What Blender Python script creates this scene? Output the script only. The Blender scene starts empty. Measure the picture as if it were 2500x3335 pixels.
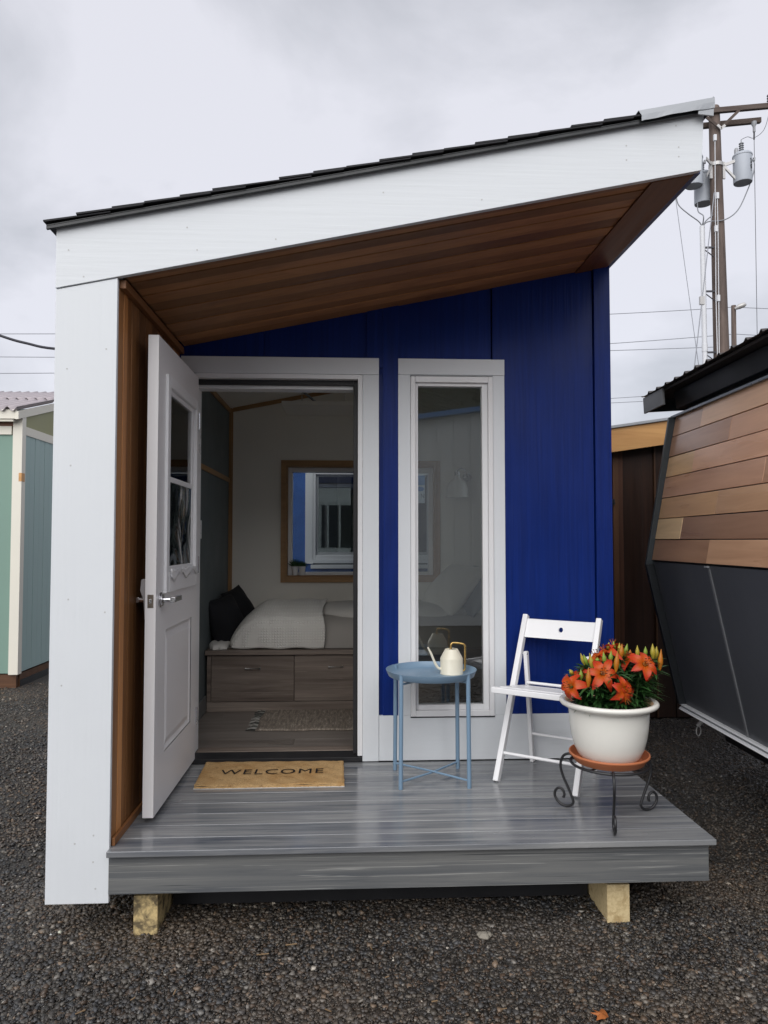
import bpy, bmesh, math, random
import numpy as np
from mathutils import Vector, Matrix
R = math.radians
random.seed(7)
rng = np.random.default_rng(7)
S = bpy.context.scene
COL = S.collection

# ------------------------------------------------------------------ camera
cam = bpy.data.cameras.new('camera')
camo = bpy.data.objects.new('camera', cam); COL.objects.link(camo)
camo.location = (0.9142, -2.8576, 1.1775)
camo.rotation_euler = (math.pi/2 + 0.0396, 0, -0.0485)
cam.sensor_fit = 'VERTICAL'; cam.sensor_height = 36; cam.lens = 25.37
cam.clip_start = 0.05; cam.clip_end = 600
S.camera = camo

# ------------------------------------------------------------------ sky and sun
SUN = Vector((-0.27, -0.76, 0.58)).normalized()
w = bpy.data.worlds.new('World'); S.world = w; w.use_nodes = True
nt = w.node_tree; nt.nodes.clear(); N = nt.nodes.new; L = nt.links.new
out = N('ShaderNodeOutputWorld')
sky = N('ShaderNodeTexSky'); sky.sky_type = 'NISHITA'; sky.sun_disc = False
sky.sun_elevation = math.asin(SUN.z); sky.sun_rotation = math.atan2(SUN.x, SUN.y)
bg1 = N('ShaderNodeBackground'); bg1.inputs['Strength'].default_value = 0.1
L(sky.outputs[0], bg1.inputs[0])
tc = N('ShaderNodeTexCoord'); mp = N('ShaderNodeMapping')
mp.inputs['Scale'].default_value = (1.5, 1.5, 2.6); mp.inputs['Location'].default_value = (1.1, 4.3, 2.2)
L(tc.outputs['Generated'], mp.inputs[0])
nz = N('ShaderNodeTexNoise'); nz.inputs['Scale'].default_value = 1.5; nz.inputs['Detail'].default_value = 7
nz.inputs['Roughness'].default_value = 0.52; nz.inputs['Distortion'].default_value = 0.25
L(mp.outputs[0], nz.inputs['Vector'])
rp = N('ShaderNodeValToRGB')
rp.color_ramp.elements[0].position = 0.39; rp.color_ramp.elements[0].color = (0.295, 0.30, 0.325, 1)
rp.color_ramp.elements[1].position = 0.56; rp.color_ramp.elements[1].color = (0.41, 0.41, 0.442, 1)
L(nz.outputs[0], rp.inputs[0])
bg2 = N('ShaderNodeBackground'); bg2.inputs['Strength'].default_value = 1.0
L(rp.outputs[0], bg2.inputs[0])
mx = N('ShaderNodeMixShader'); mx.inputs[0].default_value = 0.93
L(bg1.outputs[0], mx.inputs[1]); L(bg2.outputs[0], mx.inputs[2]); L(mx.outputs[0], out.inputs[0])
sun = bpy.data.lights.new('sun', 'SUN'); sun.energy = 1.5; sun.angle = R(75); sun.color = (1.0, 0.985, 0.96)
so = bpy.data.objects.new('sun', sun); COL.objects.link(so)
so.rotation_euler = SUN.to_track_quat('Z', 'Y').to_euler(); so.location = (3, -6, 9)
S.view_settings.view_transform = 'Standard'; S.view_settings.look = 'None'
S.view_settings.exposure = 1.0; S.view_settings.gamma = 1.0; S.view_settings.use_curve_mapping = False
S.cycles.max_bounces = 10; S.cycles.diffuse_bounces = 6; S.cycles.glossy_bounces = 5
S.cycles.transparent_max_bounces = 12; S.cycles.use_denoising = True

# ------------------------------------------------------------------ materials
def _new(name):
    m = bpy.data.materials.new(name); m.use_nodes = True
    return m, m.node_tree, m.node_tree.nodes['Principled BSDF']
def _coords(t, scale, per_object=True):
    tc = t.nodes.new('ShaderNodeTexCoord'); mp = t.nodes.new('ShaderNodeMapping')
    mp.inputs['Scale'].default_value = scale
    if per_object:
        oi = t.nodes.new('ShaderNodeObjectInfo'); ad = t.nodes.new('ShaderNodeVectorMath'); ad.operation = 'ADD'
        ml = t.nodes.new('ShaderNodeVectorMath'); ml.operation = 'SCALE'; ml.inputs['Scale'].default_value = 1.0
        cb = t.nodes.new('ShaderNodeCombineXYZ')
        mu = t.nodes.new('ShaderNodeMath'); mu.operation = 'MULTIPLY'; mu.inputs[1].default_value = 37.0
        t.links.new(oi.outputs['Random'], mu.inputs[0])
        for i in range(3): t.links.new(mu.outputs[0], cb.inputs[i])
        t.links.new(tc.outputs['Object'], ad.inputs[0]); t.links.new(cb.outputs[0], ad.inputs[1])
        t.links.new(ad.outputs[0], mp.inputs[0])
    else:
        t.links.new(tc.outputs['Object'], mp.inputs[0])
    return mp.outputs[0]
def _noise(t, vec, scale, detail=4, rough=0.55, dist=0.0):
    n = t.nodes.new('ShaderNodeTexNoise'); n.inputs['Scale'].default_value = scale
    n.inputs['Detail'].default_value = detail; n.inputs['Roughness'].default_value = rough
    n.inputs['Distortion'].default_value = dist
    t.links.new(vec, n.inputs['Vector']); return n.outputs[0]
def _ramp(t, fac, stops):
    r = t.nodes.new('ShaderNodeValToRGB'); e = r.color_ramp.elements
    while len(e) < len(stops): e.new(0.5)
    for i, (p, c) in enumerate(stops):
        e[i].position = p; e[i].color = (c if len(c) == 4 else (*c, 1)) if hasattr(c, '__len__') else (c, c, c, 1)
    t.links.new(fac, r.inputs[0]); return r.outputs[0]
def _mix(t, fac, a, b, mode='MIX'):
    m = t.nodes.new('ShaderNodeMix'); m.data_type = 'RGBA'; m.blend_type = mode
    for sock, v in ((m.inputs[0], fac), (m.inputs[6], a), (m.inputs[7], b)):
        if hasattr(v, 'is_linked'): t.links.new(v, sock)
        elif hasattr(v, '__len__'): sock.default_value = (*v[:3], 1)
        else: sock.default_value = v
    return m.outputs[2]
def _bump(t, b, h, strength, dist):
    bp = t.nodes.new('ShaderNodeBump'); bp.inputs['Strength'].default_value = strength
    bp.inputs['Distance'].default_value = dist
    t.links.new(h, bp.inputs['Height']); t.links.new(bp.outputs[0], b.inputs['Normal'])
def sc(c, k): return tuple(min(1, x*k) for x in c)

def paint(name, col, rough=0.5, var=0.05, bump=0.25, grain=None, spec=0.4, metal=0.0, bdist=0.002):
    """painted or plain surface: slight mottling, fine relief; grain = axis along which it is brushed or the wood runs"""
    m, t, b = _new(name)
    s = [9, 9, 9]
    if grain is not None: s = [60, 60, 60]; s['xyz'.index(grain)] = 2.2
    v = _coords(t, s); big = _coords(t, (1, 1, 1))
    n1 = _noise(t, v, 1.0, 5); n2 = _noise(t, big, 2.5, 5, 0.6)
    c = _mix(t, n2, sc(col, 1-var*1.6), sc(col, 1+var*1.2))
    c = _mix(t, _ramp(t, n1, [(0.35, 0), (0.75, 1)]), c, sc(col, 1-var*2), 'MIX') if var > 0.08 else c
    t.links.new(c, b.inputs['Base Color'])
    t.links.new(_ramp(t, n2, [(0.3, max(0.02, rough-0.1)), (0.7, min(1, rough+0.1))]), b.inputs['Roughness'])
    b.inputs['Specular IOR Level'].default_value = spec; b.inputs['Metallic'].default_value = metal
    if bump: _bump(t, b, n1, bump, bdist)
    return m

def wood(name, dark, light, axis='x', rough=0.55, stretch=30, scale=1.0, objvar=0.35, bump=0.25, spec=0.35, contrast=(0.3, 0.7), coat=0.0, tint=True, lines=0.0):
    """sawn wood: grain along one axis, every board its own tone"""
    m, t, b = _new(name)
    s = [stretch*scale]*3; s['xyz'.index(axis)] = 1.3*scale
    v = _coords(t, s)
    s2 = [5*scale]*3; s2['xyz'.index(axis)] = 0.6*scale
    v2 = _coords(t, s2)
    n1 = _noise(t, v, 1.0, 6, 0.6, 0.6); n2 = _noise(t, v2, 1.0, 3, 0.5, 0.4)
    c = _ramp(t, n1, [(contrast[0], dark), (contrast[1], light)])
    mid = tuple((a+bb)/2 for a, bb in zip(dark, light))
    c = _mix(t, 0.45, c, _ramp(t, n2, [(0.3, dark), (0.7, light)]))
    if lines:
        s3 = [170*scale]*3; s3['xyz'.index(axis)] = 1.1*scale
        n3 = _noise(t, _coords(t, s3), 1.0, 3, 0.5, 1.2)
        c = _mix(t, _ramp(t, n3, [(0.61, 0), (0.64, lines), (0.66, lines), (0.69, 0)]), c, sc(light, 1.7))
        c = _mix(t, _ramp(t, n3, [(0.26, lines), (0.36, 0)]), c, sc(dark, 0.5))
    oi = t.nodes.new('ShaderNodeObjectInfo')
    k = t.nodes.new('ShaderNodeMapRange'); k.inputs[3].default_value = 1-objvar; k.inputs[4].default_value = 1+objvar
    t.links.new(oi.outputs['Random'], k.inputs[0])
    vm = t.nodes.new('ShaderNodeVectorMath'); vm.operation = 'SCALE'
    t.links.new(c, vm.inputs[0]); t.links.new(k.outputs[0], vm.inputs['Scale'])
    c = vm.outputs[0]
    if tint: c = _mix(t, 1.0, c, oi.outputs['Color'], 'MULTIPLY')
    t.links.new(c, b.inputs['Base Color'])
    t.links.new(_ramp(t, n2, [(0.3, max(0.03, rough-0.12)), (0.7, min(1, rough+0.12))]), b.inputs['Roughness'])
    b.inputs['Specular IOR Level'].default_value = spec
    b.inputs['Coat Weight'].default_value = coat; b.inputs['Coat Roughness'].default_value = 0.15
    _bump(t, b, n1, bump, 0.0015)
    return m

def glass(name, ior=1.9, tint=(0.93, 0.96, 0.95), wavy=0.0):
    m = bpy.data.materials.new(name); m.use_nodes = True; t = m.node_tree; t.nodes.clear()
    o = t.nodes.new('ShaderNodeOutputMaterial'); mixs = t.nodes.new('ShaderNodeMixShader')
    tr = t.nodes.new('ShaderNodeBsdfTransparent'); tr.inputs[0].default_value = (*tint, 1)
    gl = t.nodes.new('ShaderNodeBsdfGlossy'); gl.inputs['Roughness'].default_value = 0.0
    fr = t.nodes.new('ShaderNodeFresnel'); fr.inputs['IOR'].default_value = ior
    if wavy:
        v = _coords(t, (3.2, 3.2, 2.4), False); n = _noise(t, v, 1.0, 2, 0.45, 1.2)
        bp = t.nodes.new('ShaderNodeBump'); bp.inputs['Strength'].default_value = wavy; bp.inputs['Distance'].default_value = 0.05
        t.links.new(n, bp.inputs['Height']); t.links.new(bp.outputs[0], gl.inputs['Normal'])
    t.links.new(fr.outputs[0], mixs.inputs[0]); t.links.new(tr.outputs[0], mixs.inputs[1])
    t.links.new(gl.outputs[0], mixs.inputs[2]); t.links.new(mixs.outputs[0], o.inputs[0])
    return m

def attr_mat(name, rough=0.5, spec=0.4, sss=0.0, transl=0.0):
    """colour read from the mesh's own pigment attribute"""
    m, t, b = _new(name)
    a = t.nodes.new('ShaderNodeAttribute'); a.attribute_name = 'Col'
    t.links.new(a.outputs['Color'], b.inputs['Base Color'])
    b.inputs['Roughness'].default_value = rough; b.inputs['Specular IOR Level'].default_value = spec
    if transl:
        tl = t.nodes.new('ShaderNodeBsdfTranslucent'); mi = t.nodes.new('ShaderNodeMixShader'); mi.inputs[0].default_value = transl
        t.links.new(a.outputs['Color'], tl.inputs[0]); o = t.nodes['Material Output']
        t.links.new(b.outputs[0], mi.inputs[1]); t.links.new(tl.outputs[0], mi.inputs[2]); t.links.new(mi.outputs[0], o.inputs[0])
    return m

M = {}
M['white_v'] = paint('white_board_paint_upright', (0.67, 0.695, 0.72), 0.5, 0.03, 0.45, 'z', bdist=0.0018)
M['white_x'] = paint('white_board_paint', (0.67, 0.695, 0.72), 0.5, 0.03, 0.5, 'x', bdist=0.002)
M['vinyl'] = paint('white_vinyl', (0.76, 0.76, 0.77), 0.35, 0.01, 0.0)
M['door'] = paint('white_door_paint', (0.76, 0.75, 0.755), 0.38, 0.015, 0.05)
M['blue'] = paint('deep_blue_paint', (0.0022, 0.0205, 0.165), 0.42, 0.16, 0.7, 'z', spec=0.22, bdist=0.003)
M['cedar_v'] = wood('cedar_upright', (0.16, 0.062, 0.020), (0.40, 0.185, 0.066), 'z', 0.5, 26, 1.0, 0.4)
M['cedar_x'] = wood('cedar_ceiling', (0.20, 0.088, 0.034), (0.40, 0.195, 0.082), 'x', 0.5, 26, 1.0, 0.2)
M['cedar_y'] = wood('cedar_trim', (0.17, 0.07, 0.026), (0.29, 0.13, 0.05), 'y', 0.5, 26, 1.0, 0.1)
M['deck'] = wood('wet_composite_decking', (0.060, 0.070, 0.092), (0.34, 0.34, 0.33), 'x', 0.22, 24, 1.0, 0.10, 0.06, 0.6, (0.34, 0.70), coat=0.13, lines=0.2)
M['rim'] = wood('composite_rim', (0.045, 0.054, 0.070), (0.20, 0.20, 0.19), 'x', 0.40, 34, 0.9, 0.05, 0.12, 0.45, (0.32, 0.74), lines=0.7)
M['lumber'] = wood('end_cut_lumber', (0.22, 0.13, 0.05), (0.70, 0.55, 0.30), 'z', 0.7, 14, 1.2, 0.1, 0.3, contrast=(0.36, 0.56))
M['shingle'] = paint('asphalt_shingle', (0.030, 0.030, 0.034), 0.75, 0.25, 0.8, None, 0.3)
M['dark_metal'] = paint('dark_drip_metal', (0.018, 0.020, 0.022), 0.4, 0.05, 0.0, metal=0.1, spec=0.5)
M['flashing'] = paint('grey_flashing', (0.34, 0.355, 0.375), 0.35, 0.06, 0.15, metal=0.3, spec=0.5)
M['black_rubber'] = paint('black_rubber', (0.016, 0.016, 0.018), 0.5, 0.05, 0.0)
M['black_iron'] = paint('black_iron', (0.018, 0.018, 0.02), 0.42, 0.1, 0.3, spec=0.5)
M['chrome'] = paint('satin_steel', (0.62, 0.62, 0.64), 0.18, 0.02, 0.0, metal=1.0)
M['nickel'] = paint('brushed_nickel', (0.62, 0.61, 0.60), 0.3, 0.02, 0, spec=0.6)
M['bronze'] = paint('aged_latch_plate', (0.20, 0.17, 0.14), 0.4, 0.1, 0.0, metal=0.7)
M['inner_white'] = paint('warm_white_wall', (0.78, 0.75, 0.685), 0.7, 0.02, 0.05)
M['inner_grey'] = paint('grey_green_wall', (0.11, 0.13, 0.135), 0.6, 0.03, 0.05)
M['ceiling'] = paint('white_ceiling', (0.80, 0.78, 0.73), 0.75, 0.02, 0.05)
M['oak_z'] = wood('oak_trim_upright', (0.26, 0.14, 0.06), (0.42, 0.25, 0.12), 'z', 0.5, 30, 1, 0.1)
M['oak_x'] = wood('oak_trim', (0.26, 0.14, 0.06), (0.42, 0.25, 0.12), 'x', 0.5, 30, 1, 0.1)
M['oak_y'] = wood('oak_trim_side', (0.26, 0.14, 0.06), (0.42, 0.25, 0.12), 'y', 0.5, 30, 1, 0.1)
M['laminate'] = wood('grey_brown_laminate', (0.085, 0.062, 0.050), (0.30, 0.245, 0.205), 'x', 0.45, 22, 1.2, 0.08, 0.05, contrast=(0.3, 0.72), lines=0.35)
M['floor'] = wood('grey_brown_floor', (0.115, 0.095, 0.082), (0.265, 0.235, 0.21), 'x', 0.35, 16, 1.0, 0.05, 0.05, contrast=(0.3, 0.75))
M['glass'] = glass('window_glass', 2.4, (0.90, 0.93, 0.92))
M['glass_door'] = glass('door_glass', 2.6, (0.80, 0.86, 0.84))
M['glass_wavy'] = glass('door_glass_wavy', 2.9, (0.84, 0.92, 0.88), 0.9)
M['glass_thin'] = glass('rear_glass', 1.4)
M['coir'] = None

# ------------------------------------------------------------------ mesh helpers
LOC = {}                                       # world position of the thing an object belongs to
def link(name, data, parent=None):
    o = bpy.data.objects.new(name, data); COL.objects.link(o)
    if parent is not None:
        o.parent = parent; LOC[o.name] = LOC[parent.name]
    return o
def thing(name, label, cat, loc=(0, 0, 0), rotz=0.0, group=None):
    o = link(name, None); o.location = loc; o.rotation_euler = (0, 0, rotz); o.empty_display_size = 0.1
    LOC[o.name] = Vector(loc); o['label'] = label; o['category'] = cat
    if group: o['group'] = group
    return o
def tag(o, label=None, cat=None, group=None, kind=None):
    for k, v in (('label', label), ('category', cat), ('group', group), ('kind', kind)):
        if v: o[k] = v
    return o
class MB:
    def __init__(s): s.v = []; s.f = []; s.c = []
    def add(s, v, f, col=None):
        b = len(s.v); s.v += [tuple(p) for p in v]; s.f += [tuple(i+b for i in q) for q in f]
        s.c += [col or (1, 1, 1)]*len(v); return s
    def box(s, x0, y0, z0, x1, y1, z1):
        v = [(x, y, z) for x in (x0, x1) for y in (y0, y1) for z in (z0, z1)]
        return s.add(v, [(0, 1, 3, 2), (4, 6, 7, 5), (0, 4, 5, 1), (2, 3, 7, 6), (0, 2, 6, 4), (1, 5, 7, 3)])
    def beam(s, a, b, wv, hv):
        """box from a to b with half-width vectors wv and hv"""
        a, b, wv, hv = map(Vector, (a, b, wv, hv))
        v = [p + i*wv + j*hv for p in (a, b) for i in (-1, 1) for j in (-1, 1)]
        return s.add(v, [(0, 1, 3, 2), (4, 6, 7, 5), (0, 4, 5, 1), (2, 3, 7, 6), (0, 2, 6, 4), (1, 5, 7, 3)])
    def prism(s, poly, y0, y1):
        """outline in x,z pushed from y0 to y1"""
        n = len(poly); v = [(x, y0, z) for x, z in poly] + [(x, y1, z) for x, z in poly]
        f = [tuple(range(n)), tuple(range(2*n-1, n-1, -1))] + [(i, (i+1) % n + 0, (i+1) % n + n, i+n) for i in range(n)]
        return s.add(v, f)
    def extrude(s, pts, d):
        d = Vector(d); n = len(pts); v = [Vector(p) for p in pts] + [Vector(p)+d for p in pts]
        f = [tuple(range(n)), tuple(range(2*n-1, n-1, -1))] + [(i, (i+1) % n, (i+1) % n + n, i+n) for i in range(n)]
        return s.add(v, f)
    def tube(s, pts, r, n=10, col=None):
        pts = [Vector(p) for p in pts]; rs = r if hasattr(r, '__len__') else [r]*len(pts)
        t0 = (pts[1]-pts[0]).normalized(); up = Vector((0, 0, 1)) if abs(t0.z) < 0.9 else Vector((1, 0, 0))
        u = t0.cross(up).normalized(); v = []; f = []
        for i, p in enumerate(pts):
            t = ((pts[min(i+1, len(pts)-1)]-p).normalized() + (p-pts[max(i-1, 0)]).normalized())
            t = t.normalized() if t.length > 1e-9 else t0
            u = (u - t*u.dot(t)).normalized(); w_ = t.cross(u)
            for k in range(n):
                a = 2*math.pi*k/n; v.append(p + (u*math.cos(a) + w_*math.sin(a))*rs[i])
        for i in range(len(pts)-1):
            for k in range(n): f.append((i*n+k, i*n+(k+1) % n, (i+1)*n+(k+1) % n, (i+1)*n+k))
        f.append(tuple(range(n-1, -1, -1))); f.append(tuple(range((len(pts)-1)*n, len(pts)*n)))
        return s.add(v, f, col)
    def lathe(s, prof, cx=0, cy=0, n=48, caps=True):
        v = []; f = []
        for r, z in prof:
            for k in range(n):
                a = 2*math.pi*k/n; v.append((cx + r*math.cos(a), cy + r*math.sin(a), z))
        for i in range(len(prof)-1):
            for k in range(n): f.append((i*n+k, i*n+(k+1) % n, (i+1)*n+(k+1) % n, (i+1)*n+k))
        if caps: f += [tuple(range(n-1, -1, -1)), tuple(range((len(prof)-1)*n, len(prof)*n))]
        return s.add(v, f)
    def grid(s, fn, nu, nv, col=None):
        v = [fn(i/nu, j/nv) for j in range(nv+1) for i in range(nu+1)]
        b = len(s.v); s.v += [tuple(p) for p in v]
        s.c += [col(i/nu, j/nv) if col else (1, 1, 1) for j in range(nv+1) for i in range(nu+1)]
        s.f += [(b+j*(nu+1)+i, b+j*(nu+1)+i+1, b+(j+1)*(nu+1)+i+1, b+(j+1)*(nu+1)+i) for j in range(nv) for i in range(nu)]
        return s
    def mesh(s, name, off=Vector((0, 0, 0)), smooth=None, fix=True, cols=False):
        me = bpy.data.meshes.new(name); me.from_pydata([tuple(Vector(p)-off) for p in s.v], [], s.f)
        if fix:
            bm = bmesh.new(); bm.from_mesh(me); bmesh.ops.recalc_face_normals(bm, faces=bm.faces); bm.to_mesh(me); bm.free()
        if cols:
            a = me.color_attributes.new('Col', 'FLOAT_COLOR', 'POINT')
            a.data.foreach_set('color', np.array([(*c, 1) for c in s.c], 'f').ravel())
        if smooth:
            me.shade_smooth(); me.set_sharp_from_angle(angle=R(smooth))
        me.update(); return me
    def build(s, name, mat, parent=None, smooth=None, bevel=0.0, local=False, fix=True, cols=False, solid=0.0, seg=2):
        off = LOC[parent.name] if (parent is not None and not local) else Vector((0, 0, 0))
        me = s.mesh(name, off, smooth, fix, cols); me.materials.append(mat)
        o = link(name, me, parent)
        if parent is None: LOC[o.name] = Vector((0, 0, 0))
        if solid:
            q = o.modifiers.new('thick', 'SOLIDIFY'); q.thickness = solid; q.offset = 0
        if bevel:
            q = o.modifiers.new('bevel', 'BEVEL'); q.width = bevel; q.segments = seg; q.limit_method = 'ANGLE'; q.angle_limit = R(40)
        return o
def bx(name, mat, parent, *a, bevel=0.0015): return MB().box(*a).build(name, mat, parent, bevel=bevel)
def smooth_path(pts, k=6):
    """Catmull-Rom through pts"""
    P = [Vector(p) for p in pts]; o = []
    for i in range(len(P)-1):
        a, b, c, d = P[max(i-1, 0)], P[i], P[i+1], P[min(i+2, len(P)-1)]
        for j in range(k):
            t = j/k; o.append(0.5*((2*b) + (c-a)*t + (2*a-5*b+4*c-d)*t*t + (3*b-a-3*c+d)*t**3))
    o.append(P[-1]); return o

GZ = -0.355                                     # ground level (deck top is z = 0)
SL = 0.2064                                     # roof slope
def zs(x): return 2.2172 + SL*x                 # underside of the porch roof

# ------------------------------------------------------------------ ground and gravel
def ground_mat():
    m, t, b = _new('wet_gravel_ground')
    v = _coords(t, (1, 1, 1), False)
    vo = t.nodes.new('ShaderNodeTexVoronoi'); vo.inputs['Scale'].default_value = 75; t.links.new(v, vo.inputs['Vector'])
    n = _noise(t, v, 1.6, 5, 0.6)
    c = _ramp(t, vo.outputs['Color'], [(0.1, (0.022, 0.020, 0.018)), (0.6, (0.045, 0.041, 0.037)), (0.95, (0.085, 0.08, 0.07))])
    c = _mix(t, n, c, (0.038, 0.032, 0.026)); t.links.new(c, b.inputs['Base Color'])
    b.inputs['Roughness'].default_value = 0.55
    _bump(t, b, vo.outputs['Distance'], 0.9, 0.012); return m
g = MB()
g.v = []; g.grid(lambda u, v: ((u-0.5)*400, (v-0.4)*400, GZ-0.006), 8, 8)
tag(g.build('ground', ground_mat(), smooth=30), kind='structure')

def gravel(name, regions):
    base = np.array([(x, y, z) for x in (-1, 1) for y in (-1, 1) for z in (-1, 1)], float)
    quads = np.array([(0, 1, 3, 2), (4, 6, 7, 5), (0, 4, 5, 1), (2, 3, 7, 6), (0, 2, 6, 4), (1, 5, 7, 3)])
    P, Sz = [], []
    for (x0, x1, y0, y1, n, smin, smax) in regions:
        P.append(np.c_[rng.uniform(x0, x1, n), rng.uniform(y0, y1, n)]); Sz.append(smin*(smax/smin)**(rng.random(n)**2.0))
    P = np.concatenate(P); Sz = np.concatenate(Sz); n = len(P)
    V = base[None]*rng.uniform(0.55, 1.0, (n, 8, 3))*(0.58*Sz)[:, None, None]
    V[:, :, 2] *= rng.uniform(0.30, 0.70, n)[:, None]
    ax = rng.normal(size=(n, 3)); ax[:, 2] = 0; ax /= np.linalg.norm(ax, axis=1)[:, None]; an = rng.normal(0, 0.42, n)
    zr = rng.uniform(0, 6.28, n); cz, sz_ = np.cos(zr)[:, None], np.sin(zr)[:, None]
    V = np.stack([V[:, :, 0]*cz - V[:, :, 1]*sz_, V[:, :, 0]*sz_ + V[:, :, 1]*cz, V[:, :, 2]], -1)
    c, s_ = np.cos(an)[:, None, None], np.sin(an)[:, None, None]
    A = ax[:, None, :]
    V = V*c + np.cross(np.broadcast_to(A, V.shape), V)*s_ + A*(V*A).sum(-1, keepdims=True)*(1-c)
    h = GZ + 0.004*np.sin(P[:, 0]*3.1)*np.cos(P[:, 1]*2.7)
    V[:, :, 0] += P[:, 0][:, None]; V[:, :, 1] += P[:, 1][:, None]; V[:, :, 2] += (h + rng.uniform(-0.009, 0.001, n))[:, None]
    F = (quads[None] + 8*np.arange(n)[:, None, None]).reshape(-1)
    me = bpy.data.meshes.new(name); me.vertices.add(n*8); me.loops.add(n*24); me.polygons.add(n*6)
    me.vertices.foreach_set('co', V.astype('f').ravel()); me.loops.foreach_set('vertex_index', F.astype('i'))
    me.polygons.foreach_set('loop_start', (4*np.arange(n*6)).astype('i'))
    me.update(calc_edges=True)
    pal = np.array([(0.026, 0.024, 0.023), (0.055, 0.050, 0.045), (0.044, 0.046, 0.050), (0.085, 0.080, 0.072), (0.060, 0.044, 0.033), (0.13, 0.10, 0.075), (0.18, 0.175, 0.165), (0.5, 0.48, 0.44)])
    k = rng.choice(8, n, p=[0.22, 0.24, 0.2, 0.15, 0.125, 0.04, 0.0236, 0.0014])
    # broad patches, browner where the yard is muddy
    patch = 0.5 + 0.5*np.sin(P[:, 0]*2.3 + 1.0)*np.sin(P[:, 1]*2.9 + 0.5)
    blot = 0.5 + 0.25*np.sin(P[:, 0]*5.1 + 2*np.sin(P[:, 1]*3.3)) + 0.25*np.sin(P[:, 1]*7.7 + 1.5*np.sin(P[:, 0]*4.1 + 1))
    mud = np.clip((blot-0.45)*2.2, 0, 1)[:, None]
    C = pal[k]*(1-0.45*mud) + np.array([0.062, 0.050, 0.039])*0.45*mud
    C = C*rng.uniform(0.7, 1.35, (n, 1))*(1 + patch[:, None]*np.array([0.16, 0.03, -0.12]))*(0.86 + 0.34*blot[:, None])
    C = np.clip(C*1.12, 0, 0.6)
    a = me.color_attributes.new('Col', 'FLOAT_COLOR', 'POINT')
    a.data.foreach_set('color', np.c_[np.repeat(C, 8, 0), np.ones(n*8)].astype('f').ravel())
    me.materials.append(attr_mat('wet_gravel_stone', 0.42, 0.5))
    return tag(link(name, me), kind='stuff')
gravel('gravel', [(-0.9, 2.9, -0.75, 0.55, 104000, 0.0045, 0.0215), (-0.2, 2.4, 0.5, 1.3, 9000, 0.008, 0.02),
                  (-2.95, -0.2, -0.6, 5.2, 58000, 0.007, 0.022), (2.3, 4.1, -0.7, 3.3, 46000, 0.006, 0.019),
                  (-2.2, 4.2, -3.4, -0.7, 26000, 0.010, 0.027)])

def leaf_mesh(x, y, s, a, z=0.006):
    m = MB(); pts = []
    for k in range(14):
        t = 2*math.pi*k/14; r = s*(1.0 if k % 2 == 0 else 0.62)*(0.7 + 0.5*abs(math.sin(k*1.3)))
        pts.append((x + r*math.cos(t+a), y + r*math.sin(t+a), GZ + z + 0.004*math.sin(3*t)))
    m.add(pts + [(x, y, GZ+z+0.006)], [(k, (k+1) % 14, 14) for k in range(14)]); return m
lf = leaf_mesh(1.728, -0.512, 0.030, 0.3, 0.010).build('fallen_leaf', paint('orange_leaf', (0.42, 0.13, 0.03), 0.6, 0.2))
tag(lf, 'orange brown fallen leaf on gravel at bottom of frame', 'leaf')
ch = MB()
for (x, y, l, a) in [(0.70, -0.06, 0.028, 0.1), (0.60, -0.12, 0.03, 0.05), (1.05, -0.28, 0.010, 0.4), (0.2, -0.36, 0.012, 0.9), (1.55, -0.1, 0.010, 1.1), (1.2, -0.42, 0.014, 0.2), (0.05, -0.42, 0.02, 0.6), (0.33, -0.33, 0.016, 1.5), (1.9, -0.2, 0.012, 0.7), (2.3, -0.1, 0.014, 2.2), (1.0, -0.1, 0.012, 1.9), (0.85, -0.45, 0.016, 2.6), (1.42, -0.47, 0.014, 0.1)]:
    d = Vector((math.cos(a), math.sin(a), 0.05))*l; l *= 0.75; d = d*0.75; n_ = Vector((-math.sin(a), math.cos(a), 0))*0.0016
    p = Vector((x, y, GZ+0.011)); ch.beam(p-d, p+d, n_, (0, 0, 0.0012))
tag(ch.build('wood_chips', paint('pale_wood_chip', (0.33, 0.22, 0.12), 0.7, 0.3)), kind='stuff')
cl = MB()
for (dx, dy, r) in [(0, 0, 0.022), (0.018, 0.006, 0.016), (-0.012, 0.012, 0.014), (0.006, -0.012, 0.013)]:
    cl.grid(lambda u, v, dx=dx, dy=dy, r=r: (1.439+dx+r*math.cos(6.2832*u)*math.sin(3.1416*v)*(1+0.2*math.sin(9*u+5*v)), -0.03+dy+r*math.sin(6.2832*u)*math.sin(3.1416*v), GZ+0.008+r*0.6*math.cos(3.1416*v)), 10, 6)
tag(cl.build('rubble', paint('pale_concrete_lump', (0.32, 0.29, 0.24), 0.8, 0.2, 0.6)), 'pale lump of broken concrete on the gravel below the deck', 'rubble')

# ------------------------------------------------------------------ the blue tiny house
H = thing('tiny_house', 'blue tiny house with white column, slanted white roof board and open front porch', 'tiny house', (1.06, 0.0, GZ))
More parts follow.
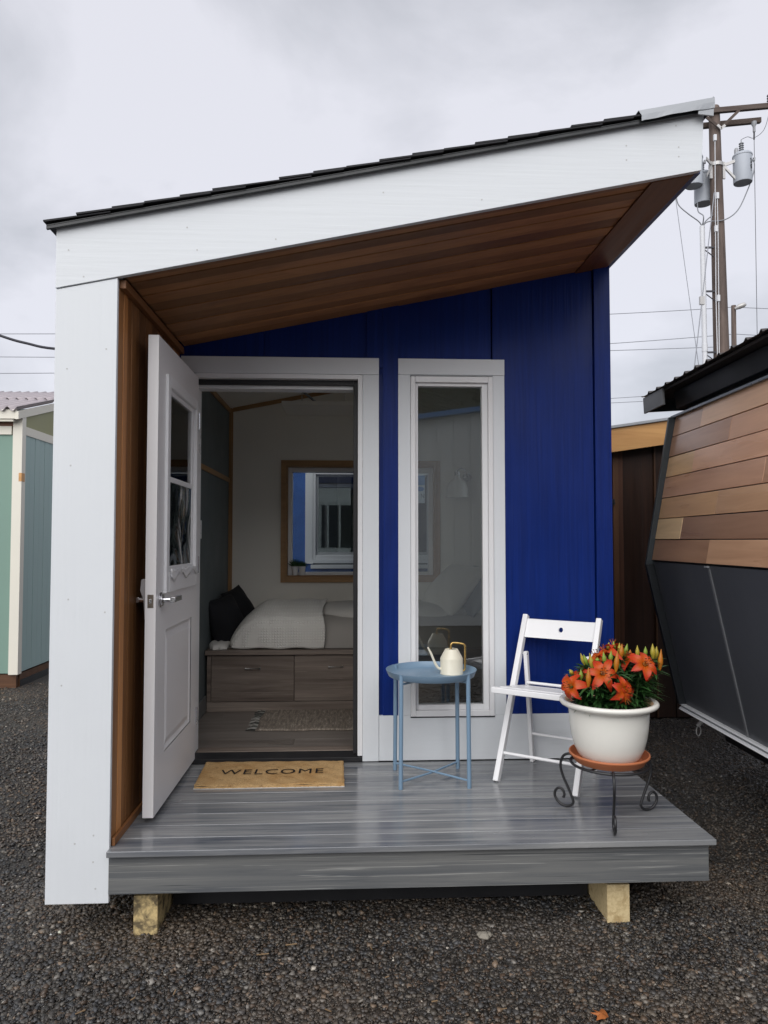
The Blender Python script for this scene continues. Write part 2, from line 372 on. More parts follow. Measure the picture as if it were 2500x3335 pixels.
# column and roof fascia
MB().prism([(-0.2384, -0.206), (0.0, -0.206), (0.0, zs(0)-0.004), (-0.2384, zs(-0.2384)-0.004)], 0.001, 0.021).build('column_board', M['white_v'], H, bevel=0.0015)
MB().prism([(-0.2384, zs(-0.2384)), (2.365, zs(2.365)), (2.379, zs(2.379)+0.2419), (-0.2384, zs(-0.2384)+0.2419)], -0.004, 0.021).build('fascia_board', M['white_x'], H, bevel=0.0015)
nl = MB()
for (x, z) in [(-0.19, 2.32), (-0.13, 2.215), (0.27, 2.42), (0.31, 2.33), (0.62, 2.38), (1.05, 2.58), (1.45, 2.56), (2.05, 2.74), (2.05, 2.80), (2.27, 2.80), (2.27, 2.76), (2.26, 2.89)]:
    nl.tube([(x, -0.0035, z), (x, -0.0048, z)], 0.0035, 8)
for (x, z) in [(-0.19, 1.85), (-0.17, 1.47), (-0.17, 0.95), (-0.19, 0.62), (-0.06, 0.05), (-0.13, 0.02), (-0.05, -0.15), (-0.04, 1.93), (-0.03, 0.9), (-0.06, -0.05)]:
    nl.tube([(x, 0.0015, z), (x, 0.0002, z)], 0.0035, 8)
tag(nl.build('nail_heads', paint('painted_nail', (0.5, 0.5, 0.5), 0.5), H, smooth=30), kind='stuff')
# cedar lining of the column
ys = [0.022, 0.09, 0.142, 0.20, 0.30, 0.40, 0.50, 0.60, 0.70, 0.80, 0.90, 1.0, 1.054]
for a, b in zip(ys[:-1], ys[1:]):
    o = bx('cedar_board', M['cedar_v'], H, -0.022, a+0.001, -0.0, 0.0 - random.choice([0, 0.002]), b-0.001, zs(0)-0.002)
    k = 1.6 if a < 0.05 else (1.35 if a < 0.1 else random.uniform(0.5, 0.75)); o.color = (k, k, k, 1)  # daylight fading inward put into the tint: front boards lighter, deeper ones darker
bx('cedar_base_trim', M['cedar_y'], H, 0.0025, 0.022, 0.0005, 0.0145, 1.034, 0.03)
MB().beam((0.012, 0.03, zs(0.012)-0.02), (0.012, 1.05, zs(0.012)-0.02), (0.012, 0, 0), (0, 0, 0.017)).build('cedar_top_trim', M['cedar_y'], H, bevel=0.001)
# porch ceiling of cedar boards
def slopebar(x0, x1, y0, y1, d0, d1):
    """bar following the roof slope between x0 and x1, from d0 to d1 above the porch ceiling line"""
    return MB().prism([(x0, zs(x0)+d0), (x1, zs(x1)+d0), (x1, zs(x1)+d1), (x0, zs(x0)+d1)], y0, y1)
seams = [0.022, 0.048, 0.092, 0.17, 0.248, 0.35, 0.453, 0.55, 0.66, 0.774, 0.865, 0.952, 1.054]
for i, (a, b) in enumerate(zip(seams[:-1], seams[1:])):
    o = slopebar(0.024, 2.165, a+0.0015, b-0.0015, 0.001 + 0.003*(i % 2), 0.02).build('soffit_board', M['cedar_x'], H, bevel=0.0015)
    k = [0.75, 1.35, 0.55, 1.15, 1.25, 0.85, 1.2, 0.72, 1.1, 0.7, 1.2, 0.85][i]; o.color = (k, k, k, 1)
slopebar(2.167, 2.345, 0.022, 1.054, -0.004, 0.02).build('soffit_end_board', M['cedar_y'], H, bevel=0.0015).color = (0.7, 0.62, 0.6, 1)
slopebar(2.346, 2.372, 0.022, 3.3, -0.002, 0.235).build('roof_side_board', M['blue'], H)
# roof
MB().prism([(-0.236, zs(-0.236)+0.05), (2.345, zs(2.345)+0.05), (2.345, zs(2.345)+0.238), (-0.236, zs(-0.236)+0.238)], 0.0225, 3.3).build('roof_deck', M['cedar_x'], H)
dz = MB(); t_ = [(-0.268, 0.243), (2.392, 0.243)]
dz.prism([(-0.268, zs(-0.268)+0.2425), (2.392, zs(2.392)+0.2425), (2.392, zs(2.392)+0.2475), (-0.268, zs(-0.268)+0.2475)], -0.028, 3.32)
dz.prism([(-0.268, zs(-0.268)+0.2300), (2.392, zs(2.392)+0.2300), (2.392, zs(2.392)+0.2422), (-0.268, zs(-0.268)+0.2422)], -0.028, -0.016)
dz.build('drip_edge', M['dark_metal'], H, bevel=0.001)
u_ = Vector((1, 0, SL)).normalized(); n_ = Vector((-SL, 0, 1)).normalized()
shm = None
for i in range(19):
    for j in range(4):
        if shm is None:
            shb = MB(); y0, y1 = -0.032, 0.80
            a = Vector((0, 0, 0)); c = u_*0.26
            P = [a + n_*0.009, a + n_*0.0165, c + n_*0.005, c + n_*0.0005]
            shb.extrude([p + Vector((0, -0.4, 0)) for p in P], (0, 0.835, 0)); shm = shb.mesh('shingle'); shm.materials.append(M['shingle'])
        s0 = -0.028 + i*0.1335
        o = link('shingle', shm, H)
        p = Vector((-0.246, 0, zs(-0.246)+0.248)) + u_*s0 + n_*(0.0022*(i % 3))
        o.location = p + Vector((random.uniform(-0.006, 0.006), 0.362 + j*0.836 + (0.0 if j else random.uniform(-0.004, 0.003)), 0)) - LOC[H.name]
fl = MB()
def wv(s): return 0.0018*math.sin(s*23) + 0.0008*math.sin(s*57+1)
def flash_pt(u, v):
    s = 2.088 + u*0.318
    prof = [(-0.043, -0.012), (-0.043, 0.010), (-0.0425, 0.029), (-0.036, 0.031), (0.9, 0.033), (3.3, 0.033)]
    y, d = prof[min(int(round(v*5)), 5)]
    k = wv(s) if v < 0.1 else 0.0
    return (s + (0.012 if v < 0.25 and u < 0.05 else 0), y - k*0.5, zs(s) + 0.2475 + d + k)
fl.grid(flash_pt, 14, 5)
fl.build('ridge_flashing', M['flashing'], H, solid=0.002)
MB().prism([(2.338, 2.920), (2.402, 2.914), (2.405, 2.975), (2.340, 2.958)], -0.040, -0.034).build('flashing_end', M['flashing'], H, bevel=0.001)
MB().extrude([(2.404, -0.036, zs(2.404)+0.285), (2.404, 3.3, zs(2.404)+0.285), (2.404, 3.3, zs(2.404)+0.235), (2.404, -0.036, zs(2.404)+0.235)], (0.002, 0, 0)).build('flashing_side', M['flashing'], H)
# walls
def sidewall(name, mat, x0, x1, y0, y1, z0, top): return MB().prism([(x0, z0), (x1, z0), (x1, zs(x1)+top), (x0, zs(x0)+top)], y0, y1).build(name, mat, H)
sidewall('side_wall', M['white_v'], -0.235, -0.0225, 0.0215, 1.0545, -0.2, 0.049)
sidewall('side_wall', M['blue'], -0.235, -0.0725, 1.0546, 3.2, -0.2, 0.049)
for y0, y1, z0, z1 in ((1.0605, 1.35, -0.2, None), (2.95, 3.2, -0.2, None), (1.3505, 2.9495, -0.2, 0.85), (1.3505, 2.9495, 2.58, None)):
    if z1 is None: sidewall('side_wall', M['blue'], 2.215, 2.345, y0, y1, z0, 0.049)
    else: bx('side_wall', M['blue'], H, 2.215, y0, z0, 2.345, y1, z1)
SWN = MB()
for y0, y1, z0, z1 in ((1.351, 1.39, 0.851, 2.579), (2.91, 2.949, 0.851, 2.579), (1.3905, 2.9095, 0.851, 0.89), (1.3905, 2.9095, 2.54, 2.579), (1.3905, 2.9095, 2.00, 2.04)): SWN.box(2.19, y0, z0, 2.355, y1, z1)
SWN = SWN.build('added_side_window', M['vinyl'], H, bevel=0.002)  # window and its wall opening added, out of view, to brighten the room
bx('pane', M['glass_thin'], SWN, 2.28, 1.389, 0.889, 2.283, 2.911, 2.541, bevel=0)
bx('floor_frame', M['rim'], H, -0.22, 0.03, -0.165, 2.31, 3.15, -0.030)
bx('under_deck_shade_board', M['black_rubber'], H, 0.18, 0.27, -0.348, 1.945, 0.31, -0.1655); bx('under_deck_shade_board', M['black_rubber'], H, 0.18, 1.6, -0.31, 1.945, 1.64, -0.1655)  # black boards added to stand for the deep shade under the deck
WY = 1.055
def panel(name, poly, y0, y1=1.18): return MB().prism(poly, y0, y1).build(name, M['blue'], H, bevel=0.001)
zt = lambda x: zs(x) + 0.045
panel('wall_panel', [(-0.02, 2.10), (0.451, 2.10), (0.451, zt(0.451)), (-0.02, zt(-0.02))], WY+0.004)
panel('wall_panel', [(0.452, 2.10), (1.05, 2.10), (1.05, zt(1.05)), (0.452, zt(0.452))], WY)
panel('wall_panel', [(1.0, 0.02), (1.235, 0.02), (1.235, 2.09), (1.0, 2.09)], WY)
panel('wall_panel', [(1.0505, 2.0905), (1.6955, 2.0905), (1.6955, zt(1.6955)), (1.0505, zt(1.0505))], WY)
panel('wall_panel', [(1.7015, 0.02), (2.260, 0.02), (2.260, zt(2.260)), (1.7015, zt(1.7015))], WY-0.011)
panel('wall_panel', [(1.2355, 0.02), (1.6985, 0.02), (1.6985, 0.225), (1.2355, 0.225)], WY)
panel('batten', [(1.011, 2.12), (1.098, 2.12), (1.098, zs(1.098)+0.02), (1.011, zs(1.011)+0.02)], WY-0.012, WY-0.0005)
panel('batten', [(1.0985, 0.2), (1.183, 0.2), (1.183, zs(1.183)+0.02), (1.0985, zs(1.0985)+0.02)], WY-0.014, WY-0.0005)
panel('corner_board', [(2.266, -0.02), (2.356, -0.02), (2.356, zs(2.356)+0.02), (2.266, zs(2.266)+0.02)], 1.028, 1.0605)
# white trim
CY = 1.035
def trim(x0, z0, x1, z1, y0=CY, m='white_v', name='trim_board'): return bx(name, M[m], H, x0, y0, z0, x1, WY+0.002, z1)
trim(0.012, 2.08, 1.0754, 2.17, CY-0.004, 'white_x'); trim(0.9884, 0.002, 1.0754, 2.079); trim(0.012, 0.002, 0.058, 2.079)
trim(1.1808, 2.082, 1.7643, 2.17, CY-0.004, 'white_x'); trim(1.1808, 0.2425, 1.2475, 2.081); trim(1.6998, 0.2425, 1.7643, 2.081)
trim(1.077, 0.004, 2.2655, 0.242, CY, 'white_x', 'skirt_board')
# door frame
J = M['vinyl']
bx('door_jamb', J, H, 0.962, 1.04, 0.03, 0.9875, 1.22, 2.079); bx('door_jamb', J, H, 0.0585, 1.058, 0.03, 0.085, 1.22, 2.079)
bx('door_jamb', J, H, 0.0855, 1.04, 2.056, 0.9615, 1.22, 2.0795)
bx('weather_strip', M['black_rubber'], H, 0.938, 1.082, 0.03, 0.9618, 1.112, 2.055); bx('weather_strip', M['black_rubber'], H, 0.0855, 1.082, 2.030, 0.9375, 1.112, 2.0558)
bx('door_stop', J, H, 0.0855, 1.113, 2.012, 0.9375, 1.20, 2.0555)
bx('threshold', M['black_rubber'], H, 0.06, 1.032, 0.001, 0.987, 1.160, 0.026); bx('sill_strip', M['laminate'], H, 0.086, 1.162, 0.004, 0.96, 1.245, 0.028)
# tall window
wn = MB()
for a in ((1.2486, 0.2362, 1.2740, 2.0731), (1.6733, 0.2362, 1.6987, 2.0731), (1.2742, 0.2362, 1.6731, 0.268), (1.2742, 2.0400, 1.6731, 2.0731)):
    wn.box(a[0], 1.026, a[1], a[2], 1.12, a[3])
W1 = wn.build('tall_window', M['vinyl'], H, bevel=0.003)
sa = MB()
for a in ((1.2742, 0.2682, 1.2895, 2.0398), (1.6424, 0.2682, 1.6731, 2.0398), (1.2897, 0.2682, 1.6422, 0.2939), (1.2897, 2.0228, 1.6422, 2.0398)):
    sa.box(a[0], 1.046, a[1], a[2], 1.10, a[3])
sa.build('sash', M['vinyl'], W1, bevel=0.002)
bx('pane', M['glass'], W1, 1.288, 1.070, 0.292, 1.644, 1.074, 2.024, bevel=0)
bx('drip_cap', M['flashing'], W1, 1.249, 1.022, 2.0735, 1.698, 1.034, 2.0785)
bx('sill_shadow_gap', M['black_rubber'], W1, 1.2455, 1.028, 0.2300, 1.7005, 1.034, 0.2358)
# entry door, standing open at a right angle
hx0, hx1, dy0, dy1, dz0, dz1 = 0.0586, 0.1031, 0.2337, 1.0467, 0.025, 2.055
lights = (0.40, 1.0, 0.965, 1.915)              # window cut: y0, y1, z0, z1 on the door
pan = (0.40, 0.925, 0.25, 0.785)
db = MB()
db.box(hx0, dy0, dz0, hx1, lights[0], dz1); db.box(hx0, lights[1]-0.03, dz0, hx1, dy1, dz1)
db.box(hx0, lights[0], lights[3], hx1, lights[1]-0.03, dz1); db.box(hx0, lights[0], pan[3], hx1, lights[1]-0.03, lights[2])
db.box(hx0, lights[0], dz0, hx1, lights[1]-0.03, pan[2]); db.box(hx0, pan[1], pan[2], hx1, lights[1]-0.03, pan[3])
D = db.build('entry_door', M['door'], H)
# raised panel with moulded steps
pp = MB(); rings = [(0.0, 0.0), (0.0, -0.004), (0.018, -0.011), (0.022, -0.011), (0.048, -0.004), (0.056, -0.004)]
pv = []
for ins, dep in rings:
    y0, y1, z0, z1 = pan[0]+ins, pan[1]-ins, pan[2]+ins, pan[3]-ins
    pv += [(hx1+0.0005+dep, y0, z0), (hx1+0.0005+dep, y1, z0), (hx1+0.0005+dep, y1, z1), (hx1+0.0005+dep, y0, z1)]
pf = [(4*i+k, 4*i+(k+1) % 4, 4*i+4+(k+1) % 4, 4*i+4+k) for i in range(5) for k in range(4)] + [(20, 21, 22, 23)]
pp.add(pv, pf); pp.box(hx0+0.004, pan[0], pan[2], hx0+0.02, pan[1], pan[3])
pp.build('door_panel', M['door'], D)
fr = MB(); fx0, fx1 = hx0-0.010, hx1+0.012
for (a, b, c, d_) in ((0.362, 0.412, 0.945, 1.918), (0.965, 1.003, 0.945, 1.918), (0.412, 0.965, 1.868, 1.918), (0.412, 0.965, 0.945, 1.035)):
    fr.box(fx0, a, c, fx1, b, d_)
fr.build('window_frame', M['vinyl'], D, bevel=0.004)
s2_ = MB()
for (a, b, c, d_) in ((0.412, 0.432, 1.035, 1.868), (0.925, 0.965, 1.035, 1.868), (0.432, 0.925, 1.445, 1.470), (0.432, 0.925, 1.845, 1.868), (0.432, 0.925, 1.035, 1.062)):
    s2_.box(hx0+0.006, a, c, hx1-0.004, b, d_)
s2_.build('sash', M['vinyl'], D, bevel=0.002)
bx('pane', M['glass_door'], D, 0.088, 0.430, 1.470, 0.091, 0.927, 1.846, bevel=0)
bx('pane', M['glass_wavy'], D, 0.093, 0.430, 1.060, 0.096, 0.927, 1.446, bevel=0)
# torn clear film hanging below the door pane
MB().grid(lambda u, v: (hx1+0.0135+0.004*abs(math.sin(v*5+u*7)), 0.425+0.53*u, 1.048-0.035*v*(1+0.5*math.sin(u*13)) + 0.004*math.sin(u*31)), 24, 5).build('loose_film', M['vinyl'], D, smooth=60, solid=0.001)
lv = MB(); LY, LZ = 0.302, 0.923
def disc(mb, x0, x1, r, n=28): mb.tube([(x0, LY, LZ), (x1, LY, LZ)], r, n)
disc(lv, hx1, hx1+0.006, 0.033); disc(lv, hx1+0.006, hx1+0.014, 0.026); disc(lv, hx1+0.014, hx1+0.058, 0.0115)
lv.extrude([(hx1+0.046, LY-0.014, LZ-0.013), (hx1+0.068, LY-0.014, LZ-0.009), (hx1+0.068, LY-0.014, LZ+0.012), (hx1+0.046, LY-0.014, LZ+0.013)], (0, 0.125, 0))
lv.build('lever_handle', M['chrome'], D, smooth=40, bevel=0.0015)
kp = MB(); kp.prism([(0.0, 0)]*0 or [(hx0-0.004, 1.015), (hx0-0.028, 1.012), (hx0-0.032, 0.965), (hx0-0.017, 0.92), (hx0-0.012, 0.84), (hx0-0.001, 0.835), (hx0-0.0005, 1.013)], LY-0.034, LY+0.034)
kp.build('lock_case', paint('grey_lock_case', (0.36, 0.35, 0.36), 0.4, 0.03, 0), D, bevel=0.006)
MB().tube([(hx0-0.012, LY, LZ), (hx0-0.05, LY, LZ)], 0.012, 18).box(hx0-0.055, LY-0.012, LZ-0.011, hx0-0.042, LY+0.11, LZ+0.011).build('lever_handle', M['chrome'], D, smooth=40, bevel=0.001)
bx('latch_plate', M['bronze'], D, 0.0685, dy0-0.0012, LZ-0.029, 0.0935, dy0+0.001, LZ+0.027, bevel=0.0006)
bx('latch_bolt', M['chrome'], D, 0.0745, dy0-0.0025, LZ-0.010, 0.0855, dy0-0.001, LZ+0.008, bevel=0.0006)
for z in (0.25, 1.05, 1.82): MB().tube([(hx1+0.004, dy1+0.004, z-0.045), (hx1+0.004, dy1+0.004, z+0.045)], 0.006, 12).build('hinge', M['chrome'], D, smooth=40)
# deck
rim = MB().box(0.0, -0.005, -0.1716, 2.3449, 0.02, -0.026)
DK = rim.build('deck', M['rim'], H, bevel=0.002)
bx('rim_board', M['rim'], DK, 2.32, 0.021, -0.1716, 2.3449, 1.03, -0.026)
for i in range(9):
    y0 = -0.031 + i*0.1242; y1 = min(y0 + 0.1212, 1.031)
    o = MB().box(0.0035 if i else -0.002, y0, -0.0235, 2.365, y1, 0.0).build('deck_board', M['deck'], DK, bevel=0.0035, seg=3)
    if i: o.color = (random.uniform(0.92, 1.1),)*3 + (1,)
# interior
zc = lambda x: 2.2665 + 0.2017*x
pl = [-0.07, 0.085, 0.24, 0.395, 0.55, 0.705, 0.86, 1.015, 1.17, 1.325, 1.48, 1.635, 1.79, 1.945, 2.10, 2.21]
yy = [1.246 + 0.182*k for k in range(12)]
for k, y in enumerate(yy[:-1]):
    off = (k*0.47) % 1.2
    xs = [-0.072] + [x for x in (off-0.6, off+0.6, off+1.8) if -0.02 < x < 2.2] + [2.214]
    for a, b in zip(xs[:-1], xs[1:]):
        bx('floor_plank', M['floor'], H, a+0.0006, y+0.0006, 0.006, b-0.0006, min(y+0.182, 3.05)-0.0006, 0.02, bevel=0.0006)
MB().prism([(-0.0721, 0.02), (-0.0600, 0.02), (-0.0600, zc(-0.06)-0.001), (-0.0721, zc(-0.0721)-0.001)], 1.1805, 3.05).build('interior_wall', M['inner_grey'], H)
bx('baseboard', M['rim'], H, -0.0595, 1.2, 0.021, -0.047, 2.117, 0.13)
for y0, y1, z0, z1 in ((1.1805, 1.35, 0.02, zc(2.2)-0.001), (2.95, 3.05, 0.02, zc(2.2)-0.001), (1.3505, 2.9495, 0.02, 0.85), (1.3505, 2.9495, 2.58, zc(2.2)-0.001)): bx('interior_wall', M['inner_white'], H, 2.2, y0, z0, 2.2145, y1, z1)
MB().prism([(-0.06, zc(-0.06)), (2.2, zc(2.2)), (2.2, zc(2.2)+0.012), (-0.06, zc(-0.06)+0.012)], 1.1805, 3.05).build('interior_ceiling', M['ceiling'], H)
for nm, poly in (('a', [(0.06, 2.10), (1.0, 2.10), (1.0, zc(1.0)-0.01), (0.06, zc(0.06)-0.01)]),
                 ('b', [(1.0005, 0.02), (1.245, 0.02), (1.245, zc(1.245)-0.01), (1.0005, zc(1.0005)-0.01)]),
                 ('c', [(1.7005, 0.02), (2.199, 0.02), (2.199, zc(2.199)-0.01), (1.7005, zc(1.7005)-0.01)]),
                 ('d', [(1.2455, 2.078), (1.70, 2.078), (1.70, zc(1.70)-0.01), (1.2455, zc(1.2455)-0.01)]),
                 ('e', [(1.2455, 0.02), (1.70, 0.02), (1.70, 0.23), (1.2455, 0.23)])):
    MB().prism(poly, 1.1802, 1.1900).build('interior_wall', M['inner_white'], H)
# back wall round the rear window
rx0, rx1, rz0, rz1 = 0.402, 1.62, 0.882, 1.792
for poly in ([(-0.06, 0.0), (rx0, 0.0), (rx0, zc(rx0)), (-0.06, zc(-0.06))], [(rx1, 0.0), (2.2145, 0.0), (2.2145, zc(2.2145)), (rx1, zc(rx1))],
             [(rx0, 0.0), (rx1, 0.0), (rx1, rz0), (rx0, rz0)], [(rx0, rz1), (rx1, rz1), (rx1, zc(rx1)), (rx0, zc(rx0))]):
    MB().prism(poly, 3.0505, 3.06).build('interior_wall', M['inner_white'], H)
    MB().prism(poly, 3.0605, 3.198).build('rear_wall', M['blue'], H)
rw = MB()
for a in ((0.361, 0.838, 0.4015, 1.833, 0), (1.6205, 0.838, 1.663, 1.833, 0), (0.402, 0.838, 1.62, 0.881, 1), (0.402, 1.7925, 1.62, 1.833, 1)):
    rw.box(a[0], 3.034, a[1], a[2], 3.0502, a[3])
RW = rw.build('rear_window', M['oak_x'], H, bevel=0.001)
for nm, a in (('window_return', (0.402, 3.036, 0.882, 0.414, 3.12, 1.792)), ('window_return', (1.608, 3.036, 0.882, 1.62, 3.12, 1.792)),
              ('window_return', (0.4145, 3.036, 0.882, 1.6075, 3.12, 0.894)), ('window_return', (0.4145, 3.036, 1.78, 1.6075, 3.12, 1.792))):
    bx(nm, M['oak_x'], RW, *a)
fr = MB()
for a in ((0.4145, 0.8945, 0.448, 1.7795), (1.574, 0.8945, 1.6075, 1.7795), (0.4485, 0.8945, 1.5735, 0.918), (0.4485, 1.742, 1.5735, 1.7795)):
    fr.box(a[0], 3.10, a[1], a[2], 3.19, a[3])
fr.build('window_frame', M['vinyl'], RW, bevel=0.002)
bx('pane', M['glass_thin'], RW, 0.447, 3.14, 0.917, 1.5745, 3.143, 1.743, bevel=0)
# oak strips over the wall joints
bx('corner_strip', M['oak_z'], H, -0.0595, 3.026, 0.021, -0.040, 3.0500, zc(-0.05)-0.002)
bx('corner_strip', M['oak_z'], H, -0.0395, 3.040, 0.021, -0.030, 3.0500, zc(-0.05)-0.002)
bx('wall_strip', M['oak_y'], H, -0.0595, 1.19, 1.648, -0.050, 3.025, 1.684)
MB().prism([(-0.0295, zc(-0.0295)-0.034), (2.199, zc(2.199)-0.034), (2.199, zc(2.199)-0.0015), (-0.0295, zc(-0.0295)-0.0015)], 3.038, 3.0500).build('ceiling_strip', M['oak_x'], H)
bx('ceiling_strip', M['oak_y'], H, -0.0595, 1.195, zc(-0.05)-0.04, -0.047, 3.025, zc(-0.05)-0.004)
sw = bx('light_switch', M['vinyl'], H, -0.0595, 1.86, 1.19, -0.052, 1.94, 1.31, bevel=0.002)
bx('rocker', M['vinyl'], sw, -0.0518, 1.884, 1.22, -0.047, 1.916, 1.28, bevel=0.001)

# support timbers under the house
def blotchy(name, dark, light, lo, hi):
    m, t, b = _new(name); v = _coords(t, (1, 1, 1)); n1 = _noise(t, v, 22, 5, 0.65, 0.5); n2 = _noise(t, v, 90, 3, 0.6)
    c = _ramp(t, n1, [(lo, dark), (hi, light)]); c = _mix(t, _ramp(t, n2, [(0.35, 0.35), (0.6, 0)]), c, dark)
    t.links.new(c, b.inputs['Base Color']); b.inputs['Roughness'].default_value = 0.75; _bump(t, b, n2, 0.4, 0.003); return m
def timber(x0, x1, lab, seed):
    o = MB().box(x0, 0.058, GZ-0.004, x1, 3.1, -0.2075).build('support_beam', blotchy('weathered_end', (0.13, 0.10, 0.055), (0.66, 0.50, 0.24), 0.38, 0.56) if seed == 0 else blotchy('clean_end', (0.36, 0.24, 0.10), (0.68, 0.54, 0.30), 0.26, 0.46), bevel=0.002)
    o.color = (1, 1, 1, 1); return tag(o, lab, 'timber', 'timbers the house stands on')
timber(0.078, 0.171, 'weathered blotchy end of support timber beside white column under the deck', 0)
timber(1.955, 2.047, 'cleaner pale end of support timber under right part of deck', 1)

# ------------------------------------------------------------------ inside: bed, pillows, heater, rug, lamp
bd = thing('storage_bed', 'grey brown wood storage bed with two drawers inside the room', 'bed', (1.0, 2.12, 0.02))
bx('bed_top', M['laminate'], bd, -0.0555, 2.095, 0.404, 2.195, 3.033, 0.434)
bx('carcass', M['laminate'], bd, -0.045, 2.140, 0.022, 2.19, 3.03, 0.4035)
bx('toe_kick', M['laminate'], bd, -0.045, 2.119, 0.021, 2.19, 2.139, 0.0835)
bx('stile', M['laminate'], bd, -0.045, 2.121, 0.0845, -0.0185, 2.139, 0.4035)
for x0, x1, hxx, hz in ((-0.015, 0.5415, 0.264, 0.312), (0.5465, 1.108, 0.825, 0.3185), (1.113, 1.665, 1.39, 0.315)):
    d_ = bx('drawer', M['laminate'], bd, x0, 2.119, 0.088, x1, 2.139, 0.397)
    MB().tube([(hxx-0.047, 2.119, hz), (hxx-0.047, 2.098, hz), (hxx+0.047, 2.098, hz), (hxx+0.047, 2.119, hz)], 0.005, 8).build('handle', M['nickel'], d_, smooth=40)
cloth_w = paint('waffle_white_cotton', (0.66, 0.62, 0.55), 0.9, 0.03, 0.3)
def waffle():
    m, t, b = _new('waffle_blanket'); v = _coords(t, (1, 1, 1), False)
    ws = []
    for ax in 'XYZ':
        w1 = t.nodes.new('ShaderNodeTexWave'); w1.bands_direction = ax; w1.inputs['Scale'].default_value = 17; w1.inputs['Distortion'].default_value = 0.3; t.links.new(v, w1.inputs['Vector']); ws.append(w1.outputs['Fac'])
    mn = ws[0]
    for q in ws[1:]:
        m_ = t.nodes.new('ShaderNodeMath'); m_.operation = 'MINIMUM'; t.links.new(mn, m_.inputs[0]); t.links.new(q, m_.inputs[1]); mn = m_.outputs[0]
    c = _mix(t, mn, (0.78, 0.755, 0.70), (0.90, 0.88, 0.83)); t.links.new(c, b.inputs['Base Color'])
    b.inputs['Roughness'].default_value = 0.9; _bump(t, b, mn, 0.8, 0.005); return m
M['waffle'] = waffle()
M['sheet'] = paint('grey_cotton_sheet', (0.40, 0.375, 0.345), 0.9, 0.06, 0.35, 'z', bdist=0.004)
M['sheet_w'] = paint('white_cotton', (0.62, 0.60, 0.56), 0.9, 0.04, 0.3)
M['black_cloth'] = paint('black_cotton', (0.012, 0.012, 0.015), 0.95, 0.15, 0.3)
def blob(cx, cy, z0, lx, ly, h, pw=4.0, nu=40, nv=16, wob=0.0, seed=0, squash=1.0):
    """soft block standing on z0: superellipse plan, rounded top"""
    m = MB()
    def fn(u, v):
        a = 2*math.pi*u; ca, sa = math.cos(a), math.sin(a)
        r = (abs(ca)**pw + abs(sa)**pw)**(-1/pw)
        t = v*math.pi/2; ct, st = math.cos(t)**0.45, math.sin(t)**0.75
        k = 1 + wob*(math.sin(7*a+seed)*0.5 + math.sin(13*a+3*seed+v*4)*0.5)*(1-v)
        return (cx + lx*r*ca*ct*k, cy + ly*r*sa*ct*k, z0 + h*st*(1 + wob*math.sin(5*a+seed)*0.6))
    m.grid(fn, nu, nv); return m
mt = blob(1.12, 2.59, 0.436, 0.98, 0.42, 0.215, 6, 96, 16, 0.012, 1).build('mattress', M['sheet'], smooth=60)
tag(mt, 'mattress under a grey fitted sheet on the storage bed', 'mattress')
bk = MB()
def blanket(u, v):
    x = 0.10 + 0.642*u
    arc = [(2.135, 0.437), (2.128, 0.50), (2.132, 0.58), (2.155, 0.64), (2.22, 0.672), (2.35, 0.705), (2.5, 0.725), (2.66, 0.725), (2.82, 0.71), (2.95, 0.67), (3.01, 0.58)]
    q = v*(len(arc)-1); i = min(int(q), len(arc)-2); f = q-i
    y = arc[i][0]*(1-f)+arc[i+1][0]*f; z = arc[i][1]*(1-f)+arc[i+1][1]*f
    e = min(1, u/0.36); k = math.sin(e*math.pi/2)**0.75         # left end slopes down towards the pillows
    z = 0.437 + (z-0.437)*(0.10 + 0.90*k)
    y = y + (2.6-y)*0.10*(1-k)
    wr = 0.004*math.sin(x*38+v*6)*(1-v) + 0.004*math.sin(x*21+2)
    return (x + 0.012*math.sin(v*11), y - abs(wr) - 0.004, z + 0.004*math.sin(x*25+v*9) + 0.006)
bk.grid(blanket, 48, 44)
tag(bk.build('waffle_blanket', M['waffle'], smooth=80, solid=0.008), 'cream waffle weave blanket spread over left end of bed', 'blanket')
fd = blob(1.22, 2.62, 0.63, 0.62, 0.32, 0.085, 3, 60, 10, 0.05, 3).build('folded_duvet', M['sheet_w'], smooth=60)
tag(fd, 'white duvet lying flat on the mattress beyond the blanket', 'duvet')
tag(blob(0.02, 2.33, 0.436, 0.075, 0.20, 0.045, 3, 30, 8, 0.12, 2).build('crumpled_sheet', M['sheet_w'], smooth=60), 'crumpled end of white sheet beneath the black pillows', 'sheet')
def pillow(name, mat, c, w_, h_, th, normal, label, roll=0.0, cat='pillow', group=None, pinch=0.13):
    m = MB(); nrm = Vector(normal).normalized(); side = Vector((0, 0, 1)).cross(nrm).normalized(); up = nrm.cross(side)
    side, up = side*math.cos(roll)+up*math.sin(roll), up*math.cos(roll)-side*math.sin(roll)
    n = 22
    for sg in (-1, 1):
        def fn(u, v, sg=sg):
            a, b = 2*u-1, 2*v-1
            k = (max(0, 1-abs(a)**2.2)*max(0, 1-abs(b)**2.2))**0.62
            px = a*(1-pinch*(1-abs(b)**1.6)) ; py = b*(1-pinch*(1-abs(a)**1.6))
            return Vector(c) + side*(px*w_/2) + up*(py*h_/2) + nrm*(sg*k*th/2*(1+0.10*math.sin(5*a+3*b)))
        m.grid(fn, n, n)
    bm_ = m.build(name, mat, smooth=70)
    b2 = bmesh.new(); b2.from_mesh(bm_.data); bmesh.ops.remove_doubles(b2, verts=b2.verts, dist=0.0005)
    bmesh.ops.recalc_face_normals(b2, faces=b2.faces); b2.to_mesh(bm_.data); b2.free()
    bm_.data.shade_smooth()
    return tag(bm_, label, cat, group)
